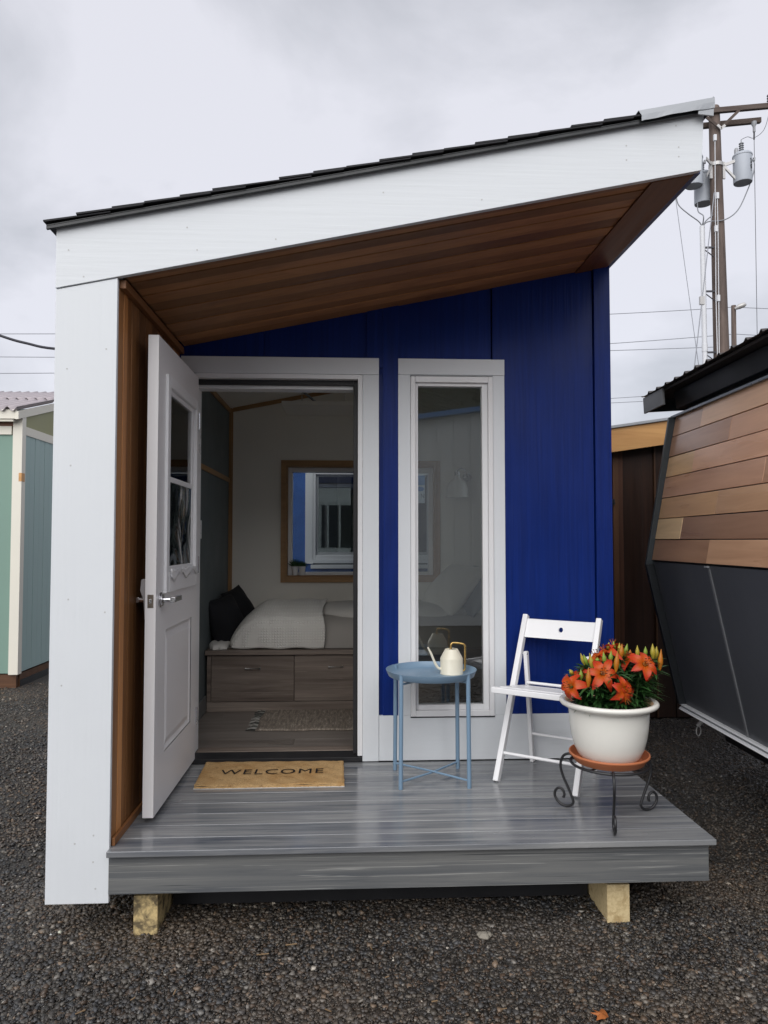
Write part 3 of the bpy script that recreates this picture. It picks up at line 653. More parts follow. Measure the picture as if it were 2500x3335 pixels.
pillow('pillow', M['black_cloth'], (0.035, 2.40, 0.60), 0.36, 0.36, 0.20, (0.90, -0.36, 0.30), 'larger black pillow leaning on grey wall nearest the drawers', 0.10, pinch=0.05, group='black pillows on the bed')
pillow('pillow', M['black_cloth'], (0.075, 2.80, 0.635), 0.36, 0.37, 0.17, (0.90, -0.28, 0.42), 'black pillow half hidden behind the nearer black pillow', 0.16, pinch=0.05, group='black pillows on the bed')
pillow('pillow', paint('pale_pillow_case', (0.84, 0.81, 0.75), 0.9, 0.02, 0.2), (1.68, 2.55, 0.815), 0.52, 0.46, 0.21, (-0.70, -0.30, 0.66), 'pale pillow propped at a slant behind the tall narrow window', 0.0, pinch=0.06)
pillow('pillow', paint('grey_blue_cotton', (0.22, 0.25, 0.29), 0.9, 0.04, 0.2), (1.86, 2.60, 0.80), 0.50, 0.46, 0.16, (-0.72, -0.26, 0.62), 'grey blue pillow behind the pale slanted pillow', 0.0, pinch=0.06)
# hanging heater panel
ht = thing('ceiling_heater', 'white flat heater panel hung on chains under the room ceiling', 'heater', (0.85, 2.4, 2.13))
bx('heater_panel', M['ceiling'], ht, 0.44, 2.2, 2.13, 1.30, 2.62, 2.158, bevel=0.002)
for x, y in ((0.57, 2.4), (0.88, 2.4), (1.17, 2.4)):
    c = MB(); n = int((zc(x)-2.158)/0.012)
    for k in range(n):
        z = 2.158 + k*0.012; o_ = (0.004, 0) if k % 2 else (0, 0.004)
        c.tube([(x-o_[0], y-o_[1], z), (x-o_[0], y-o_[1], z+0.013)], 0.0017, 5); c.tube([(x+o_[0], y+o_[1], z), (x+o_[0], y+o_[1], z+0.013)], 0.0017, 5)
    c.build('chain', M['chrome'], ht)
MB().tube(smooth_path([(0.20, 2.4, 2.272), (0.30, 2.4, 2.276), (0.42, 2.4, 2.297), (0.52, 2.4, 2.302), (0.60, 2.42, 2.25), (0.70, 2.42, 2.168)]), 0.009, 8).build('power_cable', M['flashing'], ht, smooth=50)
MB().box(0.20, 2.375, 2.262, 0.30, 2.425, 2.29).build('junction_box', M['dark_metal'], ht, bevel=0.003)
bx('bracket', M['oak_x'], ht, 0.89, 2.39, 2.159, 1.16, 2.41, 2.17)
# rug
def rug_mat():
    m, t, b = _new('woven_rag_rug'); v = _coords(t, (70, 9, 9), False); v2 = _coords(t, (260, 60, 60), False)
    n1 = _noise(t, v, 1.0, 3, 0.6); n2 = _noise(t, v2, 1.0, 2, 0.6)
    c = _ramp(t, n1, [(0.34, (0.13, 0.105, 0.085)), (0.5, (0.33, 0.28, 0.22)), (0.66, (0.50, 0.44, 0.36))])
    c = _mix(t, _ramp(t, n2, [(0.42, 0), (0.58, 1)]), c, (0.22, 0.18, 0.15)); t.links.new(c, b.inputs['Base Color'])
    b.inputs['Roughness'].default_value = 0.95; _bump(t, b, n2, 0.8, 0.005); return m
rg = thing('woven_rug', 'striped grey beige woven rug with fringe on the room floor', 'rug', (0.9, 1.87, 0.02))
RM = rug_mat()
MB().grid(lambda u, v: (0.348 + 1.05*u + 0.006*math.sin(v*9), 1.60 + 0.54*v + 0.006*math.sin(u*21) + 0.003*math.sin(u*60), 0.0255 + 0.0015*math.sin(u*47)*math.sin(v*13)), 60, 20).build('rug_field', RM, rg, smooth=60, solid=0.008)
fg = MB()
for k in range(46):
    y = 1.605 + 0.53*k/45 + random.uniform(-0.004, 0.004); l = random.uniform(0.04, 0.068); q = random.choice([0.05, 0.14, 0.34, 0.42])
    fg.tube([(0.350, y, 0.025), (0.350-l*0.5, y+random.uniform(-0.008, 0.008), 0.029), (0.350-l, y+random.uniform(-0.014, 0.014), 0.0225)], 0.0024, 5, (q, q*0.97, q*0.88))
tag(fg.build('fringe', attr_mat('fringe_yarn', 0.9, 0.1), rg, smooth=60, cols=True), kind='stuff')
# wall lamp seen through the tall window
lp = thing('wall_lamp', 'white bell shaped wall lamp seen through the tall window', 'lamp', (1.783, 3.05, 1.6))
MB().lathe([(0.020, 1.700), (0.024, 1.688), (0.034, 1.672), (0.060, 1.650), (0.079, 1.615), (0.086, 1.575), (0.089, 1.532), (0.091, 1.524), (0.087, 1.524), (0.083, 1.575), (0.074, 1.612), (0.055, 1.645), (0.02, 1.664)], 1.783, 2.9, 32).build('lamp_shade', paint('enamel_white', (0.88, 0.87, 0.84), 0.25, 0.01, 0), lp, smooth=50)
MB().lathe([(0.010, 1.735), (0.020, 1.730), (0.022, 1.7005)], 1.783, 2.9, 20).tube(smooth_path([(1.783, 2.9, 1.732), (1.80, 2.9, 1.756), (1.84, 2.91, 1.752), (1.87, 2.95, 1.715), (1.885, 3.03, 1.70)]), 0.006, 8).build('lamp_arm', M['chrome'], lp, smooth=50)
MB().tube([(1.885, 3.028, 1.70), (1.885, 3.0495, 1.70)], 0.035, 24).build('wall_plate', M['chrome'], lp, smooth=40)
# two succulents on the rear window sill
for nm, px_, lab in ((0, 0.475, 'spiky succulent in white pot at left corner of rear window sill'), (1, 0.532, 'rounder succulent in white pot beside the spiky one')):
    pt = thing('succulent', lab, 'potted plant', (px_, 3.075, 0.894), group='succulents on the window sill')
    MB().lathe([(0.020, 0.8945), (0.024, 0.90), (0.029, 0.965), (0.031, 0.968), (0.028, 0.968), (0.026, 0.958)], px_, 3.075, 20).build('plant_pot', M['vinyl'], pt, smooth=40)
    lm = MB()
    for k in range(26):
        a = k*2.4; el = 0.35 + 1.1*(k/26); d_ = Vector((math.cos(a)*math.cos(el), math.sin(a)*math.cos(el), math.sin(el)))
        b0 = Vector((px_, 3.075, 0.958)); l = 0.075 if nm == 0 else 0.055
        lm.tube([b0, b0 + d_*l*0.55, b0 + d_*l], [0.004, 0.0055, 0.0006], 5)
    tag(lm.build('leaves', paint('succulent_green', (0.05, 0.12, 0.045), 0.5, 0.2), pt, smooth=50), kind='stuff')

# ------------------------------------------------------------------ porch things
# doormat
def coir():
    m, t, b = _new('coir_matting'); v = _coords(t, (1, 1, 1), False)
    n1 = _noise(t, v, 220, 3, 0.7); n2 = _noise(t, v, 7, 5, 0.65); n3 = _noise(t, _coords(t, (30, 75, 30), False), 1.0, 4, 0.7)
    c = _ramp(t, n1, [(0.3, (0.40, 0.235, 0.10)), (0.7, (0.76, 0.52, 0.26))])
    c = _mix(t, _ramp(t, n2, [(0.46, 0), (0.64, 0.7)]), c, (0.46, 0.26, 0.10))
    c = _mix(t, _ramp(t, n3, [(0.60, 0), (0.68, 0.85)]), c, (0.13, 0.065, 0.03)); t.links.new(c, b.inputs['Base Color'])
    b.inputs['Roughness'].default_value = 0.95; b.inputs['Specular IOR Level'].default_value = 0.1
    _bump(t, b, n1, 1.0, 0.006); return m
CO = coir()
dm = thing('doormat', 'tan coir doormat with black welcome lettering before the open door', 'doormat', (0.53, 0.84, 0.0))
def mat_pt(u, v):
    x = (0.182*(1-u) + 0.893*u)*(1-v) + (0.168*(1-u) + 0.886*u)*v
    y = (0.648*(1-u) + 0.652*u)*(1-v) + (1.026*(1-u) + 1.016*u)*v
    e = 0.0035*(math.sin(u*90) + math.sin(u*211+1))*0.5
    f = 0.0035*(math.sin(v*70) + math.sin(v*151+2))*0.5
    return x + (f if u in (0, 1) else 0), y + (e if v in (0, 1) else 0)
m_ = MB()
def mat_top(u, v):
    x, y = mat_pt(u, v); return (x, y, 0.0165 + 0.0012*math.sin(u*37+v*21) + 0.0018*math.sin(u*9+1)*(1-v) - (0.004 if u in (0, 1) or v in (0, 1) else 0))
m_.grid(mat_top, 110, 44)
nb = []
edge = [mat_pt(k/110, 0) for k in range(111)] + [mat_pt(1, k/44) for k in range(1, 45)] + [mat_pt(1-k/110, 1) for k in range(1, 111)] + [mat_pt(0, 1-k/44) for k in range(1, 44)]
m2 = MB(); n = len(edge); m2.add([(x, y, 0.0128) for x, y in edge] + [(x, y, 0.003) for x, y in edge], [(i, (i+1) % n, (i+1) % n+n, i+n) for i in range(n)])
m_.add(m2.v, m2.f)
m_.build('coir_pile', CO, dm, smooth=60)
MB().add([(0.180, 0.645, 0.0032), (0.895, 0.649, 0.0032), (0.888, 1.018, 0.0032), (0.166, 1.028, 0.0032), (0.180, 0.645, 0.0006), (0.895, 0.649, 0.0006), (0.888, 1.018, 0.0006), (0.166, 1.028, 0.0006)], [(0, 1, 2, 3), (7, 6, 5, 4), (0, 4, 5, 1), (1, 5, 6, 2), (2, 6, 7, 3), (3, 7, 4, 0)]).build('mat_backing', M['sheet_w'], dm)
def text_mesh(s, thin=0.0):
    cu = bpy.data.curves.new('t', 'FONT'); cu.body = s; cu.offset = thin; cu.space_character = 1.12
    o = bpy.data.objects.new('t', cu); COL.objects.link(o); bpy.context.view_layer.update()
    me = bpy.data.meshes.new_from_object(o.evaluated_get(bpy.context.evaluated_depsgraph_get()))
    bpy.data.objects.remove(o); return me
def place_text(s, name, mat, parent, fn, thin=0.0):
    me = text_mesh(s, thin); n = len(me.vertices); co = np.empty(n*3, 'f'); me.vertices.foreach_get('co', co); co = co.reshape(-1, 3)
    lo, hi = co.min(0), co.max(0); off = LOC[parent.name]
    for v in me.vertices:
        a = (v.co.x-lo[0])/(hi[0]-lo[0]); b = (v.co.y-lo[1])/(hi[1]-lo[1]); v.co = Vector(fn(a, b)) - off
    me.materials.append(mat); me.name = name
    return link(name, me, parent)
place_text('WELCOME', 'lettering', paint('black_print', (0.020, 0.013, 0.010), 0.9, 0.3), dm, lambda a, b: (0.274 + 0.514*a, 0.800 + 0.072*b, 0.0205), -0.002)

# side table
TB = paint('dusty_blue_metal', (0.185, 0.285, 0.395), 0.35, 0.02, 0.0, spec=0.5)
tcx, tcy = 1.324, 0.75
tb = thing('side_table', 'round dusty blue metal tray table on four thin legs', 'side table', (tcx, tcy, 0))
MB().lathe([(0.0005, 0.505), (0.205, 0.505), (0.213, 0.510), (0.2245, 0.537), (0.2255, 0.5395), (0.223, 0.5395), (0.211, 0.513), (0.203, 0.5085), (0.0005, 0.5085)], tcx, tcy, 72).build('tray', TB, tb, smooth=40)
legs = [(-0.158, -0.146), (0.160, -0.144), (0.150, 0.146), (-0.166, 0.142)]
for dx, dy in legs:
    k = 1.03
    MB().tube([(tcx+dx*k, tcy+dy*k, 0.0), (tcx+dx*k, tcy+dy*k, 0.004), (tcx+dx*1.01, tcy+dy*1.01, 0.50), (tcx+dx*1.01, tcy+dy*1.01, 0.537)], [0.0095, 0.0105, 0.0105, 0.0105], 14).build('leg', TB, tb, smooth=40)
for a, b in ((0, 2), (1, 3)):
    p, q = legs[a], legs[b]
    MB().tube([(tcx+p[0]*1.02, tcy+p[1]*1.02, 0.035), (tcx, tcy, 0.037 if a else 0.029), (tcx+q[0]*1.02, tcy+q[1]*1.02, 0.035)], 0.005, 10).build('cross_brace', TB, tb, smooth=40)
    MB().tube([(tcx+p[0], tcy+p[1], 0.498 if a else 0.492), (tcx+q[0], tcy+q[1], 0.498 if a else 0.492)], 0.0055, 10).build('tray_support', TB, tb, smooth=40)
# watering can
CR = paint('cream_enamel', (0.74, 0.70, 0.57), 0.32, 0.02, 0.0, spec=0.5)
BR = paint('brass', (0.60, 0.40, 0.14), 0.28, 0.05, 0.0, metal=0.9)
wx, wy, wz = 1.431, 0.78, 0.5088
wc = thing('watering_can', 'cream watering can with brass handle standing on the blue table', 'watering can', (wx, wy, wz))
MB().lathe([(0.0005, wz), (0.0575, wz), (0.0585, wz+0.003), (0.057, wz+0.006), (0.057, wz+0.076), (0.0555, wz+0.081), (0.033, wz+0.122), (0.031, wz+0.1245), (0.028, wz+0.1245), (0.029, wz+0.12), (0.0005, wz+0.1185)], wx, wy, 48).build('body', CR, wc, smooth=35)
MB().tube(smooth_path([(wx-0.052, wy-0.01, wz+0.024), (wx-0.072, wy-0.014, wz+0.034), (wx-0.088, wy-0.017, wz+0.062), (wx-0.106, wy-0.02, wz+0.105), (wx-0.122, wy-0.022, wz+0.136)]), [0.0075]*4 + [0.007]*8 + [0.006]*8 + [0.005]*4 + [0.0046], 14).build('spout', CR, wc, smooth=50)
MB().tube(smooth_path([(wx-0.003, wy, wz+0.115), (wx-0.003, wy, wz+0.140), (wx+0.002, wy, wz+0.151), (wx+0.015, wy, wz+0.154), (wx+0.050, wy, wz+0.150), (wx+0.064, wy, wz+0.144), (wx+0.069, wy, wz+0.128), (wx+0.068, wy, wz+0.035), (wx+0.066, wy, wz+0.020), (wx+0.058, wy, wz+0.014), (wx+0.046, wy-0.005, wz+0.014)], 5), 0.0052, 12).build('handle', BR, wc, smooth=50)
MB().lathe([(0.018, wz+0.1192), (0.0185, wz+0.1215), (0.0005, wz+0.1215)], wx+0.006, wy+0.002, 20).build('filler_hole', M['black_rubber'], wc)

# folding chair
CW = paint('white_lacquer', (0.82, 0.82, 0.83), 0.35, 0.01, 0.03)
ang = math.atan2(-0.58, 0.815)
ch_ = thing('folding_chair', 'white wooden folding chair with round hole in backrest beside the blue wall', 'chair', (1.797, 0.576, 0.0), ang)
def cb(name, a, b, wv_, hv_): return MB().beam(a, b, wv_, hv_).build(name, CW, ch_, local=True, bevel=0.004, seg=3)
W2 = 0.1975
def upr(z): return (0.41/0.775)*z                       # the upright leans back
ud = Vector((0, 0.41, 0.775)).normalized(); un_ = Vector((0, -ud.z, ud.y))
for sx in (-1, 1):
    x = sx*(W2-0.0)
    cb('upright', (x, 0.0, 0.0), (x, upr(0.775), 0.775), (0.0135, 0, 0), un_*0.0185)
    cb('rear_leg', (sx*(W2-0.032), 0.402, 0.0), (sx*(W2-0.032), upr(0.595)+0.003, 0.595), (0.010, 0, 0), (0, 0.0155, 0))
    cb('seat_rail', (sx*(W2-0.026), -0.03, 0.445), (sx*(W2-0.026), 0.345, 0.392), (0.009, 0, 0), (0, 0, 0.0115))
    MB().tube([(sx*(W2-0.044), upr(0.585), 0.583), (sx*(W2+0.013), upr(0.585), 0.583)], 0.005, 10).build('hinge_pin', M['chrome'], ch_, local=True, smooth=40)
cb('seat_front', (-W2-0.004, -0.034, 0.452), (W2+0.004, -0.034, 0.452), (0, 0.015, 0), (0, 0, 0.0135))
for k in range(5):
    y = 0.004 + k*0.063; cb('seat_slat', (-W2+0.018, y+0.03, 0.4625-0.141*(y+0.06)), (W2-0.018, y+0.03, 0.4625-0.141*(y+0.06)), (0, 0.0285, -0.004), (0, 0, 0.006))
def rod(name, y, z, r, w_): MB().tube([(-w_, y, z), (w_, y, z)], r, 12).build(name, CW, ch_, local=True, smooth=40)
rod('seat_rod', 0.331, 0.43, 0.008, W2-0.03); rod('stretcher', upr(0.125), 0.125, 0.008, W2-0.01); rod('stretcher', 0.376, 0.155, 0.0075, W2-0.03)
def slat():
    m = MB(); hw, hh, n = W2-0.010, 0.046, 48; zc_ = 0.712; hr = 0.0125; rings_ = []; cn = math.atan2(hh, hw); AN = sorted([2*math.pi*k/44 for k in range(44)] + [cn, math.pi-cn, math.pi+cn, 2*math.pi-cn])
    def pos(x, d, side):
        y = upr(zc_+d) + 0.020*(1-(x/hw)**2) + side
        return (x, y, zc_ + d)
    for side in (-0.007, 0.007):
        for q in (0.0, 0.06, 0.2, 0.4, 0.65, 1.0):
            for k in range(n):
                a = AN[k]; ca, sa = math.cos(a), math.sin(a)
                inner = (hr*ca, hr*sa)
                t = min(hw/abs(ca) if abs(ca) > 1e-6 else 1e9, hh/abs(sa) if abs(sa) > 1e-6 else 1e9); outer = (t*ca, t*sa)
                x, d = inner[0]*(1-q)+outer[0]*q, inner[1]*(1-q)+outer[1]*q
                m.v.append(pos(x, d + (0.010 - 0.010*(x/hw)**2)*(-1)*(0.3), side)); m.c.append((1, 1, 1))
    nr = 6
    for s_ in range(2):
        for i in range(nr-1):
            for k in range(n): b = s_*nr*n; m.f.append((b+i*n+k, b+i*n+(k+1) % n, b+(i+1)*n+(k+1) % n, b+(i+1)*n+k))
    for i in (0, nr-1):
        for k in range(n): m.f.append((i*n+k, i*n+(k+1) % n, nr*n+i*n+(k+1) % n, nr*n+i*n+k))
    return m.build('back_slat', CW, ch_, local=True, smooth=35)
slat()

# plant stand, saucer, pot
px, py = 2.030, 0.225
st = thing('plant_stand', 'black wrought iron plant stand with three scrolled legs on deck corner', 'plant stand', (px, py, 0))
rg_ = MB(); K = 64
rg_.grid(lambda u, v: (px + (0.160+0.006*math.cos(6.28318*v))*math.cos(6.28318*u), py + (0.160+0.006*math.cos(6.28318*v))*math.sin(6.28318*u), 0.226 + 0.006*math.sin(6.28318*v)), K, 10)
rg_.build('ring', M['black_iron'], st, smooth=60)
legp = [(0.155, 0.231), (0.178, 0.236), (0.205, 0.220), (0.217, 0.180), (0.206, 0.135), (0.183, 0.088), (0.166, 0.050), (0.160, 0.028), (0.172, 0.012), (0.196, 0.006), (0.223, 0.014), (0.243, 0.038), (0.242, 0.062), (0.226, 0.078), (0.208, 0.073), (0.200, 0.055), (0.205, 0.040)]
for a in (R(143), R(255), R(16)):
    MB().tube(smooth_path([(px + r*math.cos(a), py + r*math.sin(a), z) for r, z in legp]), 0.0058, 9).build('leg', M['black_iron'], st, smooth=60)
for a in (R(40), R(130)):
    MB().tube([(px + 0.16*math.cos(a), py + 0.16*math.sin(a), 0.224), (px - 0.16*math.cos(a), py - 0.16*math.sin(a), 0.224)], 0.005, 8).build('cross_bar', M['black_iron'], st, smooth=60)
TC = paint('terracotta', (0.52, 0.175, 0.075), 0.6, 0.05, 0.15)
sr = MB().lathe([(0.0005, 0.2325), (0.140, 0.2325), (0.144, 0.235), (0.152, 0.248), (0.1535, 0.249), (0.161, 0.262), (0.166, 0.263), (0.168, 0.267), (0.167, 0.272), (0.162, 0.2725), (0.150, 0.247), (0.142, 0.240), (0.0005, 0.240)], px, py, 72).build('saucer', TC, smooth=35)
tag(sr, 'orange terracotta saucer between the pot and the iron stand', 'saucer')
def glaze():
    m, t, b = _new('cream_glaze'); v = _coords(t, (1, 1, 1), False); n = _noise(t, v, 6, 4)
    n2 = _noise(t, _coords(t, (40, 40, 40), False), 1.0, 4)
    c = _mix(t, n, (0.77, 0.755, 0.69), (0.83, 0.815, 0.76)); t.links.new(c, b.inputs['Base Color'])
    b.inputs['Roughness'].default_value = 0.16; b.inputs['Specular IOR Level'].default_value = 0.5
    _bump(t, b, n2, 0.08, 0.003); return m
pt = thing('flower_pot', 'large cream glazed pot with flared rim holding the lilies', 'pot', (px, py, 0.2405))
MB().lathe([(0.0005, 0.2405), (0.100, 0.2405), (0.112, 0.245), (0.130, 0.266), (0.146, 0.300), (0.157, 0.345), (0.164, 0.395), (0.167, 0.440), (0.168, 0.452), (0.172, 0.462), (0.188, 0.469), (0.200, 0.475), (0.206, 0.483), (0.205, 0.491), (0.199, 0.496), (0.190, 0.4965), (0.178, 0.489), (0.166, 0.478), (0.161, 0.462), (0.16, 0.42)], px, py, 96).build('pot_body', glaze(), pt, smooth=50)
MB().lathe([(0.1905, 0.4965), (0.1782, 0.4893), (0.1662, 0.4783), (0.1608, 0.468)], px, py, 96, False).build('inner_rim', paint('bare_clay_rim', (0.58, 0.37, 0.22), 0.5, 0.05, 0.1), pt, smooth=50)
so_ = MB(); so_.grid(lambda u, v: (px + 0.1605*v*math.cos(6.28318*u), py + 0.1605*v*math.sin(6.28318*u), 0.470 + 0.010*(1-v)+0.004*math.sin(u*60+v*31)), 60, 14)
so_.build('soil', paint('dark_soil', (0.020, 0.014, 0.010), 0.9, 0.3, 0.9), pt, smooth=60)

# lilies
BUDS = [((1.902, 0.2, 0.698), (1.919, 0.2, 0.651), 1), ((1.912, 0.19, 0.694), (1.927, 0.19, 0.653), 0), ((1.931, 0.17, 0.703), (1.944, 0.17, 0.637), 1), ((1.854, 0.2, 0.63), (1.866, 0.2, 0.61), 1), ((1.887, 0.15, 0.637), (1.888, 0.15, 0.596), 0), ((1.877, 0.16, 0.604), (1.878, 0.16, 0.573), 0), ((1.903, 0.1, 0.655), (1.902, 0.1, 0.583), 2), ((1.991, 0.17, 0.708), (1.996, 0.17, 0.66), 0), ((2.032, 0.19, 0.709), (2.028, 0.19, 0.664), 0), ((2.026, 0.1, 0.721), (2.018, 0.1, 0.643), 2), ((2.063, 0.3, 0.729), (2.058, 0.3, 0.696), 1), ((2.072, 0.27, 0.738), (2.074, 0.27, 0.694), 0), ((2.095, 0.26, 0.732), (2.093, 0.26, 0.686), 1), ((2.091, 0.22, 0.734), (2.085, 0.22, 0.676), 2), ((2.126, 0.25, 0.729), (2.115, 0.25, 0.683), 0), ((2.151, 0.28, 0.699), (2.146, 0.28, 0.67), 2), ((2.166, 0.24, 0.724), (2.166, 0.24, 0.674), 1), ((2.206, 0.25, 0.717), (2.206, 0.25, 0.677), 0), ((2.225, 0.22, 0.733), (2.226, 0.22, 0.675), 1), ((2.252, 0.24, 0.718), (2.246, 0.24, 0.668), 1), ((2.254, 0.2, 0.712), (2.247, 0.2, 0.631), 2), ((1.968, 0.18, 0.682), (1.968, 0.18, 0.666), 0)]
FLOW = [((1.960, 0.09, 0.634), (-0.15, -0.9, 0.42), 0.070, 0.0), ((2.151, 0.12, 0.665), (0.08, -0.85, 0.5), 0.072, 0.5), ((1.829, 0.12, 0.576), (-0.75, -0.6, 0.25), 0.066, 0.2), ((2.036, 0.05, 0.571), (0.35, -0.85, 0.1), 0.058, 0.8), ((2.029, 0.26, 0.696), (-0.5, 0.2, 0.8), 0.058, 0.4), ((2.081, 0.30, 0.712), (0.1, 0.4, 0.9), 0.056, 0.1), ((2.117, 0.24, 0.669), (-0.35, -0.3, 0.85), 0.058, 0.6), ((1.939, 0.22, 0.598), (-0.5, -0.5, 0.7), 0.056, 0.3), ((1.994, 0.26, 0.674), (-0.5, -0.3, 0.8), 0.056, 0.9), ((1.905, 0.17, 0.600), (-0.3, -0.8, 0.45), 0.054, 0.7), ((2.205, 0.21, 0.640), (0.55, -0.55, 0.6), 0.058, 0.15), ((2.04, 0.06, 0.540), (0.1, -0.7, -0.5), 0.045, 0.45)]
ly = thing('lily_plant', 'clump of orange red lilies with many buds growing in the cream pot', 'plant', (px, py, 0.472))
PM = attr_mat('lily_petal', 0.42, 0.4, transl=0.25); GM = attr_mat('lily_green', 0.42, 0.45, transl=0.12)
def petal_fn(c, ax, sd, Lp, wide):
    """petal leaving the throat along ax, spreading towards sd and curling back"""
    cu_ = random.uniform(0.6, 1.75); ax, sd = Vector(ax), Vector(sd); tn = ax.cross(sd).normalized()
    def fn(u, v):
        t = v
        out_ = Lp*(0.10 + 1.02*t**1.15) ; fw = Lp*(0.62*t - cu_*t**2.6)
        wv_ = wide*(math.sin(math.pi*min(1, 0.10+0.90*t))**0.8)*(1 if t < 0.98 else 0.15)
        a = 2*u-1
        return Vector(c) + sd*out_ + ax*(fw + 0.16*wv_*(a*a) - 0.05*wv_*(1-abs(a))) + tn*(a*wv_*(1+0.06*math.sin(9*t+3*u)))
    return fn
def petal_col(u, v):
    a = abs(2*u-1); o = Vector((0.64, 0.125, 0.008)); r = Vector((0.56, 0.030, 0.014))
    k = min(1, max(0, (v-0.25)*1.1 + a*0.45)); c = o*(1-k) + r*k
    if a < 0.12: c = c*0.85
    return tuple(c)
for c, ax, Lp, ph in FLOW:
    ax = Vector(ax).normalized(); a1 = ax.cross(Vector((0.1, 0.2, 1))).normalized(); a2 = ax.cross(a1)
    fm = MB(); base = Vector(c) - ax*0.030
    fm.tube([base, base + ax*0.012, base + ax*0.026], [0.004, 0.007, 0.009], 8, (0.30, 0.10, 0.01))
    for k in range(6):
        an = k*math.pi/3 + 0.2; d_ = a1*math.cos(an) + a2*math.sin(an)
        e = Vector(c) + ax*0.028 + d_*0.013
        fm.tube([Vector(c)-ax*0.01, Vector(c)+ax*0.012+d_*0.005, e], 0.0009, 4, (0.55, 0.14, 0.01)); fm.tube([e - a1*0.004, e + a1*0.004], 0.0016, 5, (0.09, 0.022, 0.008))
    F_ = fm.build('flower', PM, ly, smooth=60, cols=True)
    for k in range(6):
        an = k*math.pi/3 + ph; sd = (a1*math.cos(an) + a2*math.sin(an)).normalized()
        MB().grid(petal_fn(base + ax*0.018, ax, sd, Lp*(1.0 if k % 2 else 0.94)*random.uniform(0.84, 1.10), 0.0195 if k % 2 else 0.016), 6, 12, petal_col).build('petal', PM, F_, smooth=70, cols=True, fix=False)
for tip, b0, k in BUDS:
    tip, b0 = Vector(tip), Vector(b0); g0, g1 = [((0.20, 0.30, 0.035), (0.33, 0.42, 0.07)), ((0.42, 0.30, 0.03), (0.40, 0.40, 0.06)), ((0.50, 0.13, 0.01), (0.46, 0.26, 0.02))][k]
    ln = (tip-b0).length; b0 = tip + (b0-tip)*1.12; rr = 0.0112 if ln > 0.05 else 0.0092
    bb = MB(); sh = [0.35, 0.62, 0.85, 1.0, 0.98, 0.80, 0.55, 0.30, 0.08]; nn = 9
    for r_ in range(3):                                    # three-sided bud: lobes with creases between them
        pass
    pts = [b0 + (tip-b0)*(i/8) for i in range(9)]
    bb.tube(pts, [rr*s_ for s_ in sh], 9, g1)
    cols_ = []
    for i in range(9):
        for q in range(9):
            f = i/8; m0 = 0.5 + 0.5*math.cos(q*2*math.pi/3); cols_.append(tuple(np.array(g1)*(m0*0.7) + np.array(g0)*(1-m0*0.7)))
    bb.c = cols_; bb.build('bud', GM, ly, smooth=60, cols=True)
# stems and whorled leaves
stems = []
base_pts = [(px + 0.115*math.cos(a), py + 0.09*math.sin(a)) for a in np.linspace(0, 2*math.pi, 9, endpoint=False)] + [(px, py-0.02), (px+0.04, py+0.05)]
targets = [Vector(b) for _, b, _ in BUDS] + [Vector(c) - Vector(ax).normalized()*0.03 for c, ax, _, _ in FLOW]
stm = MB(); lvs = MB()
def leaf(p, d, l, wd, droop, shade):
    d = Vector(d).normalized(); side = d.cross(Vector((0, 0, 1))).normalized(); nrm = side.cross(d)
    g0 = Vector((0.026, 0.080, 0.020))*shade
    def fn(u, v):
        a = 2*u-1; w_ = wd*math.sin(math.pi*min(1, 0.08+0.92*v))**0.7*(1-v*0.25)
        return Vector(p) + d*(l*v) + Vector((0, 0, -droop*l*v*v)) + side*(a*w_) + nrm*(abs(a)*w_*0.35)
    lvs.grid(fn, 2, 5, lambda u, v: tuple(g0*(1.25 if u == 0.5 else 1.0)))
for tg in targets:
    bx_, by_ = min(base_pts, key=lambda q: (q[0]-(px+(tg.x-px)*0.7))**2 + (q[1]-(py+(tg.y-py)*0.7))**2)
    b0 = Vector((bx_ + random.uniform(-0.008, 0.008), by_ + random.uniform(-0.008, 0.008), 0.472))
    mid = b0.lerp(tg, 0.55) + Vector((0, 0, 0.02)); path = smooth_path([b0, mid, tg], 5)
    stm.tube(path, [0.0036]*6 + [0.0024]*5, 6, (0.035, 0.075, 0.02))
    nl_ = int(26 + (tg.z-0.47)*110)
    for k in range(nl_):
        f = 0.04 + 0.84*k/nl_; i = min(int(f*10), 9); p = path[i].lerp(path[i+1], f*10-i)
        a = k*2.399 + random.uniform(-0.4, 0.4); el = random.uniform(0.0, 0.75)
        d_ = (math.cos(a)*math.cos(el), math.sin(a)*math.cos(el), math.sin(el))
        leaf(p, d_, random.uniform(0.055, 0.09)*(1.1-0.3*f), random.uniform(0.0060, 0.0095), random.uniform(0.1, 0.55), random.uniform(0.55, 1.5))
for k in range(110):                                        # long narrow leaves spraying out on the right
    p = Vector((px + random.uniform(0.08, 0.16), py + random.uniform(-0.05, 0.08), random.uniform(0.49, 0.62)))
    a = random.uniform(-0.9, 0.7); el = random.uniform(-0.15, 0.45)
    leaf(p, (math.cos(a)*math.cos(el), math.sin(a)*math.cos(el), math.sin(el)), random.uniform(0.08, 0.115), 0.0036, random.uniform(0.15, 0.5), random.uniform(0.7, 1.7))
stm.build('stems', GM, ly, smooth=60, cols=True)
tag(lvs.build('leaves', GM, ly, smooth=70, cols=True, fix=False), kind='stuff')

